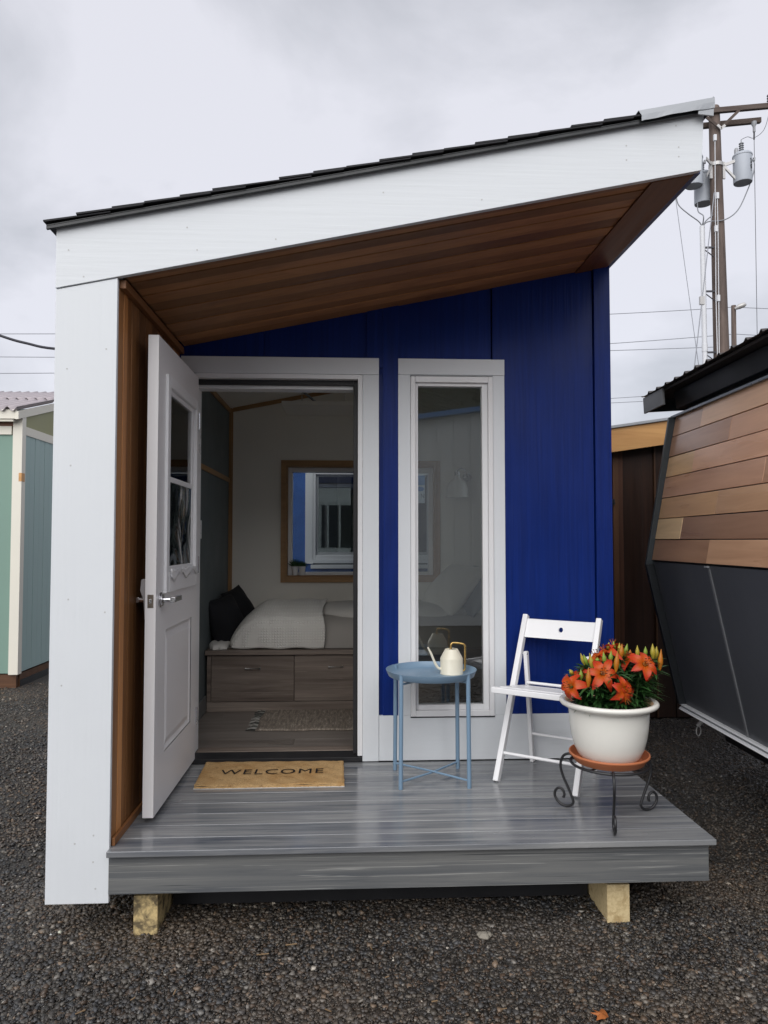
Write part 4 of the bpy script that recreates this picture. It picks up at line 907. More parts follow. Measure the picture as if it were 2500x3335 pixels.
# ------------------------------------------------------------------ faceted trailer cabin on the right
dv = Vector((0.041, 1, 0)).normalized(); ev = Vector((dv.y, -dv.x, 0))
TB0 = Vector((2.967, 1.95, 0))
def tp(lat, al, z): return TB0 + ev*lat + dv*al + Vector((0, 0, z))
tr = thing('trailer_cabin', 'faceted trailer cabin with cedar planks above dark grey panels at right', 'cabin', (3.7, 0.9, GZ))
DKG = paint('slate_black_paint', (0.020, 0.023, 0.027), 0.45, 0.08, 0.2)
SLT = paint('slate_trim', (0.035, 0.045, 0.052), 0.4, 0.1, 0.35, spec=0.5)
PNL = paint('dark_grey_panel', (0.085, 0.090, 0.102), 0.42, 0.06, 0.0, spec=0.5)
PLK = wood('oiled_cedar_siding', (0.42, 0.25, 0.155), (0.74, 0.50, 0.33), 'y', 0.34, 20, 1.0, 0.10, 0.12, 0.5, (0.25, 0.75), coat=0.35)
NEAR = -2.7
mid_l, mid_z, top_l, top_z, bot_l, bot_z = 0.0, 1.043, 0.178, 2.016, 0.215, 0.074
b_ = MB(); b_.extrude([tp(l, 0.0, z) for l, z in ((mid_l+0.014, mid_z), (top_l+0.014, top_z-0.01), (1.75, top_z-0.01), (1.95, mid_z), (1.75, 0.06), (bot_l+0.012, 0.06))], dv*NEAR)
b_.build('body_shell', DKG, tr)
seamsT = [-0.450, -0.860, -0.435, -1.302, -0.843, -0.423, -0.833]
tints = [[(0.86, 0.76, 0.74), (1.2, 1.12, 1.05)], [(0.88, 0.74, 0.70), (1.12, 0.98, 0.96)], [(1.25, 1.22, 1.0), (1.28, 1.12, 1.08)], [(1.12, 0.98, 0.98), (1.0, 0.9, 0.9)], [(1.25, 1.15, 0.95), (1.12, 1.05, 0.98)], [(1.22, 1.28, 1.1), (0.60, 0.52, 0.52)], [(0.62, 0.52, 0.48), (0.98, 0.88, 0.82)]]
slope = Vector((top_l-mid_l, 0, top_z-mid_z)); pn = Vector((-(top_z-mid_z), 0, top_l-mid_l)).normalized()
def wp(frac, al, out_=0.0):
    l = top_l + (mid_l-top_l)*frac; z = top_z + (mid_z-top_z)*frac
    return tp(l, al, z) + (ev*pn.x + Vector((0, 0, pn.z)))*out_
for i in range(7):
    f0, f1 = i/7 + 0.003, (i+1)/7 - 0.003
    cuts = [-0.028, seamsT[i]]
    while cuts[-1] > NEAR+0.3: cuts.append(max(NEAR, cuts[-1]-0.95-0.17*((i*3) % 4)))
    for j, (a, c) in enumerate(zip(cuts[:-1], cuts[1:])):
        q = [wp(f0, a-0.0008, 0), wp(f0, c+0.0008, 0), wp(f1, c+0.0008, 0), wp(f1, a-0.0008, 0)]
        nrm = ev*pn.x + Vector((0, 0, pn.z))
        o = MB().extrude(q, nrm*(0.013 + 0.0015*((i+j) % 2))).build('plank', PLK, tr, bevel=0.0012)
        tt = tints[i][j] if j < 2 else random.choice(tints[random.randrange(7)]); o.color = (*tt, 1)
# dark panels below, with a lighter seam strip
for a, c in ((-0.03, -0.835), (-0.852, -1.72), (-1.74, NEAR)):
    MB().extrude([tp(mid_l+0.008, a, mid_z-0.008), tp(mid_l+0.008, c, mid_z-0.008), tp(bot_l, c, bot_z), tp(bot_l, a, bot_z)], ev*-0.010).build('panel', PNL, tr, bevel=0.001)
for s_ in (-0.843, -1.73):
    MB().extrude([tp(mid_l+0.003, s_+0.010, mid_z-0.01), tp(mid_l+0.003, s_-0.010, mid_z-0.01), tp(bot_l-0.005, s_-0.010, bot_z), tp(bot_l-0.005, s_+0.010, bot_z)], ev*-0.011).build('seam_strip', paint('grey_seam', (0.17, 0.175, 0.185), 0.4, 0.04, 0, spec=0.5), tr)
    MB().extrude([tp(mid_l-0.006, s_+0.018, mid_z-0.018), tp(mid_l-0.006, s_-0.018, mid_z-0.018), tp(mid_l-0.006, s_-0.018, mid_z-0.008), tp(mid_l-0.006, s_+0.018, mid_z-0.008)], ev*-0.014).build('seam_clip', M['flashing'], tr)
# corner trims
MB().extrude([tp(mid_l-0.050, 0.0, mid_z-0.025), tp(mid_l+0.012, 0.0, mid_z-0.025), tp(top_l+0.008, 0.0, top_z), tp(top_l-0.056, 0.0, top_z)], dv*-0.026).build('corner_trim', SLT, tr, bevel=0.002)
MB().extrude([tp(mid_l-0.048, 0.012, mid_z-0.026), tp(mid_l+0.012, 0.012, mid_z-0.026), tp(bot_l+0.010, 0.012, bot_z+0.01), tp(bot_l-0.056, 0.012, bot_z+0.01)], dv*-0.036).build('corner_trim', DKG, tr, bevel=0.002)
MB().extrude([tp(top_l-0.034, 0.01, top_z-0.004), tp(top_l+0.05, 0.01, top_z+0.004), tp(top_l+0.05, 0.01, top_z+0.016), tp(top_l-0.034, 0.01, top_z+0.012)], dv*(NEAR-0.01)).build('top_flashing', paint('slate_blue_flashing', (0.24, 0.27, 0.31), 0.3, 0.05, 0, metal=0.3, spec=0.5), tr, bevel=0.002)
# bottom rail: a white channel with a grey web
for a, c in ((0.008, -0.395), (-0.397, -1.3), (-1.302, NEAR)):
    r_ = MB().extrude([tp(0.168, a, 0.046), tp(0.222, a, 0.046), tp(0.222, a, 0.060), tp(0.176, a, 0.060)], dv*(c-a))
    rr_ = r_.build('bottom_rail', paint('white_rail', (0.84, 0.85, 0.87), 0.35, 0.02, 0), tr, bevel=0.001)
    MB().extrude([tp(0.183, a, 0.0605), tp(0.215, a, 0.0605), tp(0.215, a, 0.0735), tp(0.196, a, 0.0735)], dv*(c-a)).build('rail_web', M['flashing'], rr_)
    MB().extrude([tp(0.176, a, 0.074), tp(0.222, a, 0.074), tp(0.222, a, 0.084), tp(0.180, a, 0.084)], dv*(c-a)).build('rail_lip', paint('white_rail_lip', (0.84, 0.85, 0.87), 0.35, 0.02, 0), rr_)
# roof: beam, corrugated sheet, end overhang
MB().extrude([tp(top_l+0.02, 0.035, 2.085), tp(top_l+0.075, 0.035, 2.085), tp(top_l+0.075, 0.035, 2.20), tp(top_l+0.0, 0.035, 2.20)], dv*(NEAR-0.05)).build('roof_beam', DKG, tr, bevel=0.002)
MB().extrude([tp(top_l+0.06, -0.03, 2.012), tp(1.7, -0.03, 2.012), tp(1.7, -0.03, 2.20), tp(top_l+0.076, -0.03, 2.20)], dv*NEAR).build('roof_frame', DKG, tr)
rf = MB(); nA = 330
def roof_pt(u, v):
    al = 0.37 + (NEAR-0.4)*u; ph = (al % 0.152)/0.152
    rib = 0.020*max(0, 1-abs(ph-0.5)*7.5) if True else 0
    lat = top_l-0.10 + 2.0*v
    return tp(lat, al, 2.228 + 0.10*v*2.0*0.9 + rib + 0.006*(al-0.37)*0)
rf.grid(roof_pt, nA, 2)
rf.build('roof_sheet', paint('brown_grey_roof_sheet', (0.075, 0.065, 0.060), 0.4, 0.08, 0.1, metal=0.2, spec=0.5), tr, solid=0.002)
MB().extrude([tp(top_l-0.09, 0.365, 2.222), tp(top_l-0.09, 0.35, 2.105), tp(top_l-0.075, 0.35, 2.105), tp(top_l-0.075, 0.365, 2.222)], dv*-0.36).build('eave_board', paint('grey_eave_metal', (0.17, 0.175, 0.18), 0.45, 0.06, 0, metal=0.2), tr, bevel=0.002)
MB().extrude([tp(top_l-0.085, 0.36, 2.222), tp(1.8, 0.36, 2.32), tp(1.8, 0.36, 2.21), tp(top_l-0.085, 0.36, 2.115)], dv*-0.015).build('eave_board', SLT, tr)
MB().extrude([tp(top_l-0.07, 0.34, 2.205), tp(1.8, 0.34, 2.30), tp(1.8, 0.34, 2.315), tp(top_l-0.07, 0.34, 2.222)], dv*(NEAR-0.3)).build('roof_underside', paint('dark_brown_underside', (0.05, 0.042, 0.037), 0.6, 0.1), tr)
# chassis and tow ring
MB().extrude([tp(0.42, -0.12, -0.13), tp(1.55, -0.12, -0.13), tp(1.55, -0.12, 0.045), tp(0.42, -0.12, 0.045)], dv*(NEAR+0.3)).build('chassis', M['black_rubber'], tr)
for al in (-0.5, -2.4):
    for la in (0.95, 1.45): MB().extrude([tp(la-0.07, al-0.07, GZ-0.01), tp(la+0.07, al-0.07, GZ-0.01), tp(la+0.07, al+0.07, GZ-0.01), tp(la-0.07, al+0.07, GZ-0.01)], (0, 0, 0.22)).build('support_block', M['black_rubber'], tr)
hk = MB(); hc = Vector((3.235, 1.88, -0.085))
hk.tube([hc + Vector((0.028*math.cos(a)*0.75, 0.012*math.cos(a), 0.032*math.sin(a))) for a in np.linspace(0, 2*math.pi, 21)], 0.0035, 6); hk.tube([hc+Vector((0.0, 0.01, 0.03)), hc+Vector((0.045, -0.02, 0.10)), hc+Vector((0.05, -0.06, 0.125))], 0.013, 8)
hk.build('tow_ring', M['nickel'], tr, smooth=50)

# ------------------------------------------------------------------ brown cedar shed between the houses
bs = thing('cedar_shed', 'dark brown vertical board shed with golden roof board between the houses', 'shed', (3.4, 3.3, GZ))
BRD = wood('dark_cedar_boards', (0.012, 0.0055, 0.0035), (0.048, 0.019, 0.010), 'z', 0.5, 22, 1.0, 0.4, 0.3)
BRL = wood('lighter_cedar_boards', (0.055, 0.024, 0.011), (0.13, 0.06, 0.028), 'z', 0.5, 22, 1.0, 0.1, 0.3)  # paler cedar for the narrow proud strips
rk = lambda x: 1.934 + 0.15*(x-3.18)
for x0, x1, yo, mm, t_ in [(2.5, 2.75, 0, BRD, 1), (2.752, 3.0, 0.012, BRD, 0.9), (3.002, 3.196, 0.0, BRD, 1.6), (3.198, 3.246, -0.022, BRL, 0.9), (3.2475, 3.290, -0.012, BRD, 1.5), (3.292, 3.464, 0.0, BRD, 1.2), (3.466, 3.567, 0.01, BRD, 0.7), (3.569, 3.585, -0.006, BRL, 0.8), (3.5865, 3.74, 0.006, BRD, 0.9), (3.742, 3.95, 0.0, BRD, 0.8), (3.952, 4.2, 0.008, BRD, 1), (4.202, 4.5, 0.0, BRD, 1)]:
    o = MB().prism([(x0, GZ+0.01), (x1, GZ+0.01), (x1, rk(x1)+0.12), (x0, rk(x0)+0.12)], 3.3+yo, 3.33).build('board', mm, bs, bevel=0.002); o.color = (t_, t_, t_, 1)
MB().prism([(2.52, GZ), (4.48, GZ), (4.48, rk(4.48)+0.1), (2.52, rk(2.52)+0.1)], 3.332, 5.2).build('shed_body', BRD, bs)
GLD = wood('golden_fir', (0.38, 0.18, 0.06), (0.60, 0.33, 0.125), 'x', 0.45, 18, 1.0, 0.02, 0.15, contrast=(0.3, 0.6))
MB().prism([(2.45, rk(2.45)), (4.55, rk(4.55)), (4.55, rk(4.55)+0.203), (2.45, rk(2.45)+0.203)], 3.17, 3.21).build('roof_board', GLD, bs, bevel=0.002)
MB().prism([(2.43, rk(2.43)+0.204), (4.57, rk(4.57)+0.204), (4.57, rk(4.57)+0.228), (2.43, rk(2.43)+0.228)], 3.15, 5.3).build('roof_flashing', M['flashing'], bs, bevel=0.002)
MB().prism([(2.46, rk(2.46)+0.08), (4.54, rk(4.54)+0.08), (4.54, rk(4.54)+0.203), (2.46, rk(2.46)+0.203)], 3.211, 5.25).build('roof_deck', BRD, bs)
hn = MB(); hn.box(3.150, 3.262, 1.49, 3.212, 3.277, 1.508); hn.box(3.150, 3.262, 1.512, 3.208, 3.277, 1.535); hn.tube([(3.152, 3.262, 1.485), (3.152, 3.262, 1.54)], 0.008, 8)
hn.build('hinge', M['dark_metal'], bs)

# ------------------------------------------------------------------ green shed on the left
gs = thing('green_shed', 'sage green shed with cream trim and corrugated roof left of white column', 'shed', (-2.53, 4.9, GZ))
GRN = paint('sage_green_paint', (0.185, 0.29, 0.24), 0.6, 0.06, 0.25, 'z'); GRN2 = paint('sage_green_boards', (0.33, 0.44, 0.425), 0.6, 0.06, 0.25, 'z')
CRM = paint('cream_trim', (0.72, 0.69, 0.60), 0.55, 0.04, 0.2); KHK = paint('khaki_gable', (0.29, 0.29, 0.16), 0.6, 0.08, 0.15)
bx('corner_post', CRM, gs, -2.628, 4.895, -0.22, -2.53, 4.985, 2.50)
bx('front_panel', GRN, gs, -4.3, 4.92, -0.21, -2.6285, 4.95, 2.295)
bx('front_trim', CRM, gs, -4.3, 4.90, 2.296, -2.645, 4.93, 2.385)
for k in range(14):
    y0 = 4.986 + k*0.125; bx('side_board', GRN2, gs, -2.57, y0+0.003, -0.205, -2.538 - 0.002*(k % 2), y0+0.122, 2.305)
bx('side_trim', CRM, gs, -2.565, 4.986, 2.3005, -2.530, 6.74, 2.392)
rz = lambda y: 2.526 + 0.276*(y-4.799)
MB().extrude([(-2.555, 4.986, 2.3925), (-2.555, 6.72, 2.3925), (-2.555, 6.72, rz(6.72)-0.08), (-2.555, 4.986, rz(4.986)-0.08)], (0.012, 0, 0)).build('gable_panel', KHK, gs)
MB().extrude([(-2.56, 4.79, rz(4.79)-0.082), (-2.56, 6.76, rz(6.76)-0.082), (-2.56, 6.76, rz(6.76)), (-2.56, 4.79, rz(4.79))], (0.034, 0, 0)).build('barge_board', CRM, gs, bevel=0.002)
bx('eave_board', CRM, gs, -4.3, 4.80, 2.448, -2.5605, 4.83, 2.545); bx('eave_board', CRM, gs, -4.3, 4.815, 2.422, -2.59, 4.85, 2.4475)
bx('rafter_gap', M['cedar_y'], gs, -4.3, 4.90, 2.386, -2.60, 4.93, 2.45).color = (0.6, 0.45, 0.4, 1)
CORR = paint('mauve_grey_roofing', (0.43, 0.385, 0.40), 0.6, 0.06, 0.3)
cr1 = MB(); cr1.grid(lambda u, v: (-2.522 - 1.9*u, 4.77 + 0.98*v, rz(4.77+0.98*v) + 0.030 + 0.024*math.sin(2*math.pi*(1.9*u+0.012)/0.109 + 0.6)), 210, 6); cr1.build('roof_sheet', CORR, gs, smooth=60, solid=0.004)
cr2 = MB(); cr2.grid(lambda u, v: (-2.522 - 1.9*u, 5.70 + 1.06*v, rz(5.70+1.06*v) + 0.044 + 0.024*math.sin(2*math.pi*(1.9*u+0.012)/0.109 + 0.6)), 210, 6); cr2.build('roof_sheet', CORR, gs, smooth=60, solid=0.004)
MB().extrude([(-4.3, 5.0, -0.2), (-4.3, 8.5, -0.2), (-4.3, 8.5, 2.4), (-4.3, 6.76, 2.9), (-4.3, 5.0, 2.42)], (1.72, 0, 0)).build('shed_body', GRN, gs)
BT = wood('stained_base_timber', (0.055, 0.022, 0.010), (0.16, 0.075, 0.035), 'x', 0.6, 14, 1, 0.15)
bx('base_timber', BT, gs, -4.3, 4.93, GZ-0.02, -2.56, 4.985, -0.222); bx('base_timber', BT, gs, -2.60, 4.9855, GZ-0.01, -2.548, 6.8, -0.222)
MB().box(-2.5475, 4.99, GZ-0.005, -2.541, 6.8, GZ+0.065).build('drain_strip', M['dark_metal'], gs)
bx('bare_wood_patch', GLD, gs, -2.560, 4.8935, 1.80, -2.5285, 4.97, 1.89)

# ------------------------------------------------------------------ blue house behind, seen through the rear window
bh = thing('blue_house', 'bright blue house wall with white window seen through the rear window', 'house', (1.0, 4.0, GZ))
BLU = paint('bright_blue_siding', (0.028, 0.115, 0.40), 0.5, 0.15, 0.3)
for a in ((-0.7, 4.0, GZ, 0.5675, 4.2, 2.3), (1.70, 4.0, GZ, 2.6, 4.2, 2.3), (0.568, 4.0, GZ, 1.6995, 4.2, 0.93), (0.568, 4.0, 1.86, 1.6995, 4.2, 2.3)): bx('wall', BLU, bh, *a)
bx('back_room', paint('grey_curtain', (0.20, 0.23, 0.24), 0.8, 0.1), bh, -0.7, 4.9, GZ, 2.6, 5.0, 2.3)
bx('roof', M['shingle'], bh, -0.8, 3.93, 2.305, 2.7, 5.2, 2.36)
WT = paint('white_window_trim', (0.78, 0.79, 0.80), 0.5, 0.02, 0.1)
bw = MB()
for a in ((0.573, 0.995, 0.60, 1.84), (1.68, 0.995, 1.71, 1.84), (0.6005, 1.803, 1.6795, 1.84), (0.6005, 0.995, 1.6795, 1.04)): bw.box(a[0], 3.975, a[1], a[2], 4.05, a[3])
BW = bw.build('window', M['vinyl'], bh, bevel=0.003)
sb = MB()
for a in ((0.6005, 1.0405, 0.624, 1.8025), (1.656, 1.0405, 1.6795, 1.8025), (0.6245, 1.0405, 1.6555, 1.068), (0.6245, 1.785, 1.6555, 1.8025)): sb.box(a[0], 3.99, a[1], a[2], 4.04, a[3])
sb.build('sash', paint('grey_sash', (0.42, 0.43, 0.44), 0.4, 0.02, 0), BW)
bx('pane', M['glass'], BW, 0.623, 4.01, 1.067, 1.657, 4.013, 1.786, bevel=0)
bx('curtain', paint('pale_curtain', (0.5, 0.52, 0.5), 0.9, 0.05), BW, 0.80, 4.10, 1.0, 1.0, 4.12, 1.85)
bx('trim_board', WT, bh, 0.502, 3.972, 0.96, 0.5725, 3.999, 1.90); bx('trim_board', WT, bh, 1.7105, 3.972, 0.96, 1.78, 3.999, 1.90)
bx('sill', WT, bh, 0.573, 3.96, 0.965, 1.7095, 3.999, 0.994); bx('sill', WT, bh, 0.556, 3.95, 0.915, 1.72, 3.999, 0.950)
sg = thing('window_sign', 'pale blue sign with dark letter N on the neighbouring window', 'sign', (1.5, 3.97, 1.53))
bx('sign_board', paint('sign_white', (0.62, 0.70, 0.76), 0.5, 0.01, 0), sg, 1.36, 3.966, 1.535, 1.634, 3.970, 1.800, bevel=0)
bx('sign_band', paint('sign_blue', (0.10, 0.26, 0.52), 0.5, 0.02, 0), sg, 1.365, 3.9638, 1.705, 1.633, 3.9658, 1.795, bevel=0)
MB().extrude([(1.59 + 0.038*math.cos(a), 3.9655, 1.668 + 0.022*math.sin(a)) for a in np.linspace(0, 2*math.pi, 20, endpoint=False)], (0, -0.0015, 0)).build('sign_emblem', paint('sign_blue_dot', (0.09, 0.25, 0.55), 0.5, 0.02, 0), sg)
place_text('N', 'lettering', paint('sign_ink', (0.05, 0.07, 0.10), 0.6), sg, lambda a, b: (1.598 + 0.029*a, 3.9652, 1.582 + 0.042*b))

# ------------------------------------------------------------------ utility poles and wires
PW = wood('weathered_pole', (0.035, 0.024, 0.020), (0.19, 0.145, 0.125), 'z', 0.8, 14, 0.8, 0.03, 0.6)
TRF = paint('grey_transformer', (0.42, 0.45, 0.50), 0.4, 0.03, 0); GAL = paint('galvanised_steel', (0.48, 0.47, 0.46), 0.45, 0.08, 0, metal=0.4)
INS = paint('grey_porcelain', (0.30, 0.31, 0.33), 0.3, 0.03, 0); CAB = paint('dark_cable', (0.06, 0.06, 0.07), 0.5, 0.02, 0); PVC = paint('white_conduit', (0.62, 0.63, 0.66), 0.45, 0.03, 0)
up_ = thing('utility_pole', 'tall wooden utility pole with crossarms and grey transformers right of roof', 'utility pole', (9.42, 13, GZ))
MB().tube([(9.42, 13, GZ), (9.38, 13, 4.0), (9.335, 13, 8.0), (9.296, 13, 11.13), (9.296, 13, 11.16)], [0.205, 0.180, 0.148, 0.119, 0.105], 24).build('pole', PW, up_, smooth=50)
XA = wood('crossarm_timber', (0.05, 0.035, 0.03), (0.13, 0.10, 0.085), 'x', 0.8, 12, 0.6, 0.1)
MB().beam((8.2, 12.86, 10.86), (10.52, 12.86, 11.135), (0, 0.045, 0), (0, 0, 0.060)).build('crossarm', XA, up_, bevel=0.01)
MB().beam((8.2, 13.18, 10.70), (10.50, 13.18, 10.985), (0, 0.045, 0), (0, 0, 0.062)).build('crossarm', XA, up_, bevel=0.01)
MB().beam((9.35, 12.83, 10.56), (9.78, 12.80, 10.98), (0.022, 0, -0.022), (0, 0.012, 0)).beam((9.35, 12.83, 10.56), (8.90, 12.80, 10.88), (0.022, 0, 0.022), (0, 0.012, 0)).build('brace', XA, up_)
MB().beam((9.26, 12.80, 10.62), (9.35, 12.80, 10.54), (0.02, 0, 0.02), (0, 0.012, 0)).beam((9.35, 12.80, 10.54), (9.44, 12.80, 10.62), (0.02, 0, -0.02), (0, 0.012, 0)).build('brace_plate', GAL, up_)
def transformer(x, y, z0, z1, r):
    t_ = MB().lathe([(0.01, z0+0.02), (r*0.93, z0+0.015), (r*0.96, z0), (r, z0+0.02), (r, z1-0.05), (r*1.05, z1-0.045), (r*1.05, z1-0.015), (r*0.9, z1+0.02), (0.01, z1+0.045)], x, y, 32).build('transformer', TRF, up_, smooth=35)
    b = MB(); bp_ = [(0.05, z1+0.02)]
    for k in range(5): bp_ += [(0.028, z1+0.05+k*0.05), (0.055, z1+0.06+k*0.05), (0.055, z1+0.068+k*0.05), (0.028, z1+0.08+k*0.05)]
    bp_ += [(0.012, z1+0.31), (0.012, z1+0.36), (0.002, z1+0.365)]
    b.lathe(bp_, x-0.02, y, 14); b.build('bushing', INS, t_, smooth=40)
    MB().lathe([(0.045, z1+0.005), (0.045, z1+0.10), (0.03, z1+0.14), (0.003, z1+0.145)], x-r*0.75, y-0.02, 12).build('arrester', INS, t_, smooth=40)
    MB().tube([(x+r, y, z1-0.12), (x+r+0.07, y, z1-0.12), (x+r+0.075, y, z1-0.06)], 0.03, 8).build('terminal', INS, t_, smooth=40)
    return t_
T1 = transformer(9.915, 12.95, 9.365, 10.02, 0.203); T2 = transformer(9.19, 13.36, 9.05, 9.76, 0.20); T3 = transformer(8.79, 13.0, 9.285, 9.96, 0.196)
tx = MB()
for k in range(30):
    a = -1.35 + random.uniform(-0.13, 0.13) + (k % 5)*0.01; z = 9.58 + 0.26*random.random(); r_ = 0.2045
    p = Vector((9.915 + r_*math.cos(a+0.25), 12.95 + r_*math.sin(a+0.25), z)); tx.beam(p, p + Vector((0.016, 0.003, random.uniform(-0.03, 0.03))), (0, 0.002, 0), (0, 0, random.uniform(0.006, 0.016)))
tx.build('peeling_paint', paint('peeled_black', (0.03, 0.03, 0.035), 0.7), T1)
br = MB(); br.lathe([(0.150, 9.74), (0.156, 9.74), (0.156, 9.82), (0.150, 9.82)], 9.315, 13, 24)
for z in (9.78, 9.46):
    br.beam((9.46, 12.95, 9.76), (9.72, 12.93, z+0.08 if z > 9.6 else z), (0, 0.02, 0), (0, 0, 0.035)); br.beam((9.18, 12.93, 9.76), (9.02, 12.85, z+0.08 if z > 9.6 else z), (0, 0.02, 0), (0, 0, 0.035))
br.beam((9.47, 12.95, 9.84), (9.47, 12.95, 9.45), (0.03, 0, 0), (0, 0.02, 0)); br.beam((9.17, 12.95, 9.84), (9.17, 12.95, 9.45), (0.03, 0, 0), (0, 0.02, 0))
br.build('mounting_bracket', GAL, up_)
MB().tube([(8.955, 12.95, GZ), (8.950, 12.95, 5.5), (8.942, 12.95, 8.337)], 0.055, 18).tube([(8.952, 12.95, 5.45), (8.952, 12.95, 5.62)], 0.064, 18).build('conduit', PVC, up_, smooth=40)
for z in (7.84, 6.83, 5.43, 3.9, 2.5):
    MB().beam((8.90, 12.95, z), (9.22, 12.95, z+0.012), (0, 0.02, 0), (0, 0, 0.018)).beam((8.98, 12.95, z-0.04), (9.21, 12.95, z-0.21), (0, 0.012, 0), (0, 0, 0.009)).build('standoff_bracket', CAB, up_)
cb_ = MB()
for pts in ([(8.942, 12.95, 8.33), (8.86, 12.95, 8.45), (8.62, 12.95, 8.62), (8.42, 13, 8.85), (8.37, 13, 9.1)], [(8.945, 12.95, 8.33), (8.90, 12.8, 8.5), (8.93, 13.1, 8.75), (9.02, 13.3, 9.06)], [(8.95, 12.95, 8.33), (9.03, 12.95, 8.46), (9.2, 12.95, 8.6), (9.33, 12.9, 8.62)], [(8.96, 12.95, 8.33), (9.05, 12.9, 8.42), (9.4, 12.82, 8.44), (9.75, 12.9, 8.70), (10.0, 12.95, 9.15), (10.17, 12.95, 9.60), (10.19, 12.95, 9.86), (10.13, 12.95, 9.92)]):
    cb_.tube(smooth_path(pts), 0.013, 7)
cb_.build('service_cables', paint('grey_cable', (0.22, 0.23, 0.25), 0.5, 0.02, 0), up_, smooth=60)
gw = MB()
gw.tube([(9.20, 12.8, 10.3), (9.18, 12.8, 8.85), (9.155, 12.8, 6.6), (9.165, 12.8, 5.3), (9.2, 12.78, 3.0)], 0.010, 6); gw.tube([(9.229, 12.8, 8.95), (9.232, 12.8, 8.2), (9.219, 12.8, 6.6), (9.206, 12.8, 5.3), (9.22, 12.78, 3.0)], 0.010, 6)
for x, z in ((9.20, 10.32), (9.229, 8.98), (9.184, 8.22), (9.21, 6.63)): gw.beam((x, 12.8, z-0.07), (x, 12.8, z+0.07), (0.03, 0, 0), (0, 0.025, 0))
gw.build('ground_wire', PVC, up_, smooth=60)
ib = MB()
for (x, z) in ((10.515, 11.13),):
    prof = [(0.02, z)]
    for k in range(4): prof += [(0.03, z+0.03+k*0.06), (0.065, z+0.04+k*0.06), (0.065, z+0.052+k*0.06), (0.03, z+0.065+k*0.06)]
    ib.lathe(prof + [(0.015, z+0.30), (0.002, z+0.31)], x, 12.82, 14)
ib.lathe([(0.02, 10.86), (0.055, 10.84), (0.06, 10.78), (0.03, 10.72), (0.03, 10.60), (0.002, 10.58)], 10.235, 13.0, 12)
ib.build('insulator', INS, up_, smooth=40)
MB().tube([(10.235, 13.0, 10.6), (10.23, 13.0, 10.42)], 0.018, 6).tube(smooth_path([(9.895, 12.95, 10.38), (10.05, 12.95, 10.45), (10.23, 13, 10.46), (10.42, 12.9, 10.62), (10.52, 12.82, 11.1), (10.60, 12.82, 11.6)]), 0.006, 5).tube([(10.23, 13, 10.45), (10.20, 13, 4.5)], 0.007, 5).build('drop_wire', CAB, up_, smooth=60)
p2 = thing('utility_pole', 'short distant wooden pole with two lamp heads behind the tall pole', 'utility pole', (15.74, 24, GZ))
MB().tube([(15.66, 24, GZ), (15.738, 24, 10.25)], [0.12, 0.088], 16).build('pole', PW, p2, smooth=50)
for z in (10.12, 8.56):
    MB().tube([(15.74, 23.9, z-0.03), (15.86, 23.8, z+0.03), (16.03, 23.75, z+0.09), (16.10, 23.75, z+0.09)], [0.05, 0.10, 0.09, 0.03], 12).build('lamp_head', GAL, p2, smooth=50)
WIR = paint('wire_grey', (0.25, 0.26, 0.29), 0.5, 0.02, 0)
def wire(a, b, sag, r, lab):
    a, b = Vector(a), Vector(b); pts = [a.lerp(b, k/24) - Vector((0, 0, sag*4*(k/24)*(1-k/24))) for k in range(25)]
    tag(MB().tube(pts, r, 5).build('power_line', WIR, smooth=60), lab, 'wire', 'overhead power lines')
wire((5.0, 24, 9.55), (15.74, 24, 10.19), 0.06, 0.014, 'highest wire from distant pole to behind the blue corner')
wire((15.74, 24, 10.19), (25, 24, 10.2), 0.08, 0.014, 'highest wire running right from the distant pole')
wire((5.0, 24, 8.3), (15.72, 24, 9.14), 0.06, 0.014, 'upper of two close wires low behind the tall pole')
wire((15.72, 24, 9.14), (25, 24, 9.05), 0.08, 0.014, 'lower wire running right from the distant pole')
wire((5.0, 24, 8.22), (15.7, 24, 8.66), 0.03, 0.014, 'lower of two close wires low behind the tall pole')
wire((8.0, 24, 6.38), (14.0, 24, 6.82), 0.0, 0.012, 'upper of two wires just above the trailer roof end')
wire((8.0, 24, 6.25), (14.0, 24, 6.60), 0.0, 0.012, 'lower of two wires just above the trailer roof end')
wire((-18, 24, 8.70), (-4, 24, 8.90), 0.03, 0.014, 'topmost wire in the sky left of white column')
wire((-18, 24, 7.90), (-4, 24, 7.98), 0.03, 0.014, 'middle thin wire below the black cable left of column')
wire((-18, 24, 7.22), (-4, 24, 7.46), 0.03, 0.014, 'lowest wire above the corrugated shed roof')
tag(MB().tube(smooth_path([(-5.5, 6, 4.6), (-4.2, 6, 3.98), (-3.309, 6, 3.657), (-2.98, 6, 3.564), (-2.651, 6, 3.504), (-1.8, 6, 3.46), (-0.8, 6, 3.6)]), 0.016, 8).build('power_cable', paint('black_cable', (0.02, 0.02, 0.03), 0.5, 0.02, 0), smooth=60), 'thick black drooping cable left of the white column', 'cable')
# guy wires crossing left of the tall pole
def guy(a, b, r, lab, clamp=None):
    g_ = thing('guy_wire', lab, 'wire', a, group='guy wires beside the tall pole')
    MB().tube([a, b], r, 5).build('strand', WIR, g_, smooth=60)
    if clamp: c = Vector(a).lerp(Vector(b), clamp); MB().beam(c - Vector((0, 0, 0.09)), c + Vector((0, 0, 0.09)), (0.05, 0, 0), (0, 0.03, 0)).build('clamp', GAL, g_)
guy((9.16, 12.8, 9.05), (8.12, 12.0, 4.0), 0.012, 'thicker guy wire with clamp slanting down left of the conduit', 0.52)
guy((8.35, 13.0, 9.05), (8.98, 13.3, 5.2), 0.007, 'thin guy wire slanting down to the conduit')

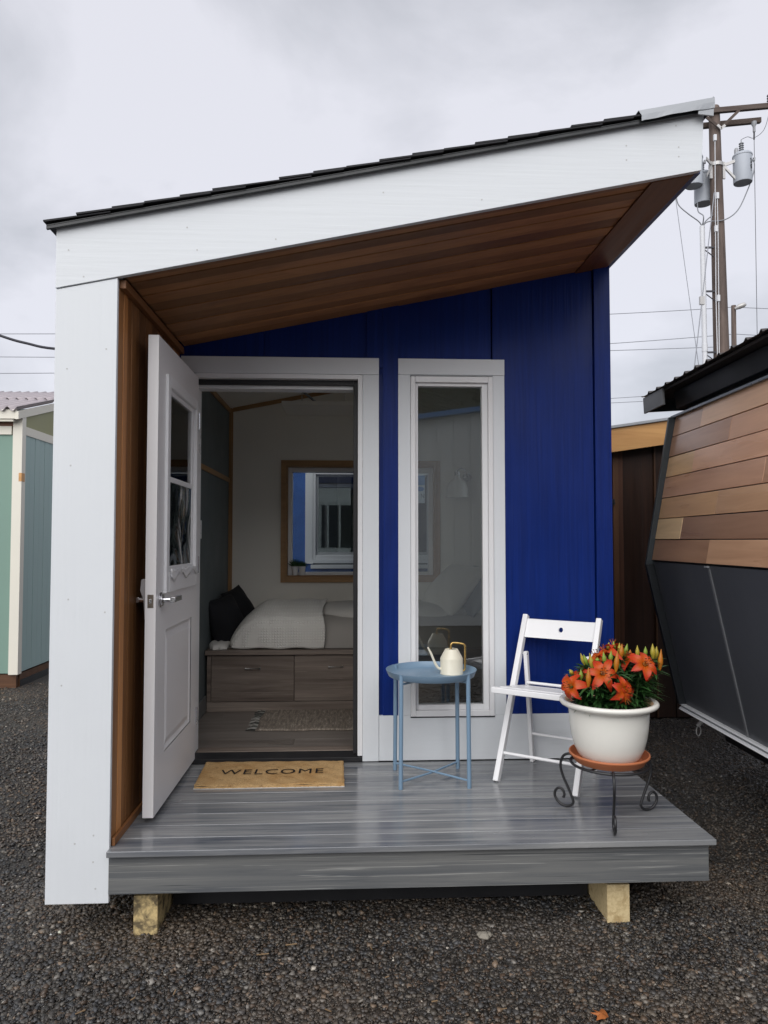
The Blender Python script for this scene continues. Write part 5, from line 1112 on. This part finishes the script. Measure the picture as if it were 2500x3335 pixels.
# ------------------------------------------------------------------ across the yard, behind the camera: shows in the tall window's reflection
wh = thing('white_house', 'white board house with blue eave mirrored in the tall window', 'house', (3.0, -8.0, GZ))
WB = paint('white_siding', (0.74, 0.76, 0.76), 0.6, 0.04, 0.1)
ez = lambda x: 3.36 + 0.14*(x-2.17)
MB().prism([(-1.0, GZ), (6.5, GZ), (6.5, ez(6.5)), (-1.0, ez(-1.0))], -11, -8).build('wall', WB, wh)
x = -0.9; bi = 0
while x < 6.5:
    MB().prism([(x, GZ), (x+0.05, GZ), (x+0.05, ez(x+0.05)), (x, ez(x))], -7.9995, -7.975).build('batten', WB, wh); x += 0.31
MB().prism([(-1.2, ez(-1.2)), (6.7, ez(6.7)), (6.7, ez(6.7)+0.085), (-1.2, ez(-1.2)+0.085)], -11.2, -7.8).build('blue_eave', paint('blue_eave_paint', (0.02, 0.15, 0.42), 0.5), wh)
bx('wall_window', M['black_rubber'], wh, 0.2, -7.9995, 1.0, 1.1, -7.98, 2.1); bx('wall_door', BLU, wh, 4.2, -7.9995, GZ+0.05, 5.1, -7.97, 1.8)
TRN = attr_mat('needle_green', 0.7, 0.2)
def conifer(x, y, h, r, lab):
    t_ = thing('conifer_tree', lab, 'tree', (x, y, GZ), group='dark trees behind the white house')
    MB().tube([(x, y, GZ), (x+0.05, y, GZ+h*0.5), (x, y, GZ+h)], [0.16, 0.10, 0.02], 8).build('trunk', PW, t_, smooth=50)
    m = MB()
    for k in range(5200):
        f = random.random()**0.8; a = random.uniform(0, 6.28); z = GZ + h*(0.08 + 0.92*f); rr = r*max(0.05, 1.0-f**2.2)*random.uniform(0.2, 1.0)
        p = Vector((x + rr*math.cos(a), y + rr*math.sin(a), z - 0.25*rr)); d_ = Vector((math.cos(a), math.sin(a), -0.35)).normalized()*random.uniform(0.25, 0.55); s_ = Vector((-math.sin(a), math.cos(a), random.uniform(-0.4, 0.4)))*random.uniform(0.05, 0.12)
        m.add([p - d_*0.4, p + s_, p + d_, p - s_], [(0, 1, 2, 3)], (0.015*random.uniform(0.6, 1.5), 0.026*random.uniform(0.6, 1.6), 0.012))
    m.build('crown', TRN, t_, cols=True, fix=False)
for x, y, h, r, q in ((-2.2, -13.5, 6.2, 2.2, 'leftmost'), (0.2, -14.5, 6.8, 2.4, 'second from the left'), (2.2, -13.4, 6.9, 2.6, 'third from the left'), (4.0, -14.2, 6.8, 2.4, 'third from the right'), (6.0, -13.3, 6.5, 2.3, 'second from the right'), (8.2, -14.4, 6.6, 2.2, 'rightmost')):
    conifer(x, y, h, r, 'dark conifer across the yard, %s of the row behind the white house' % q)
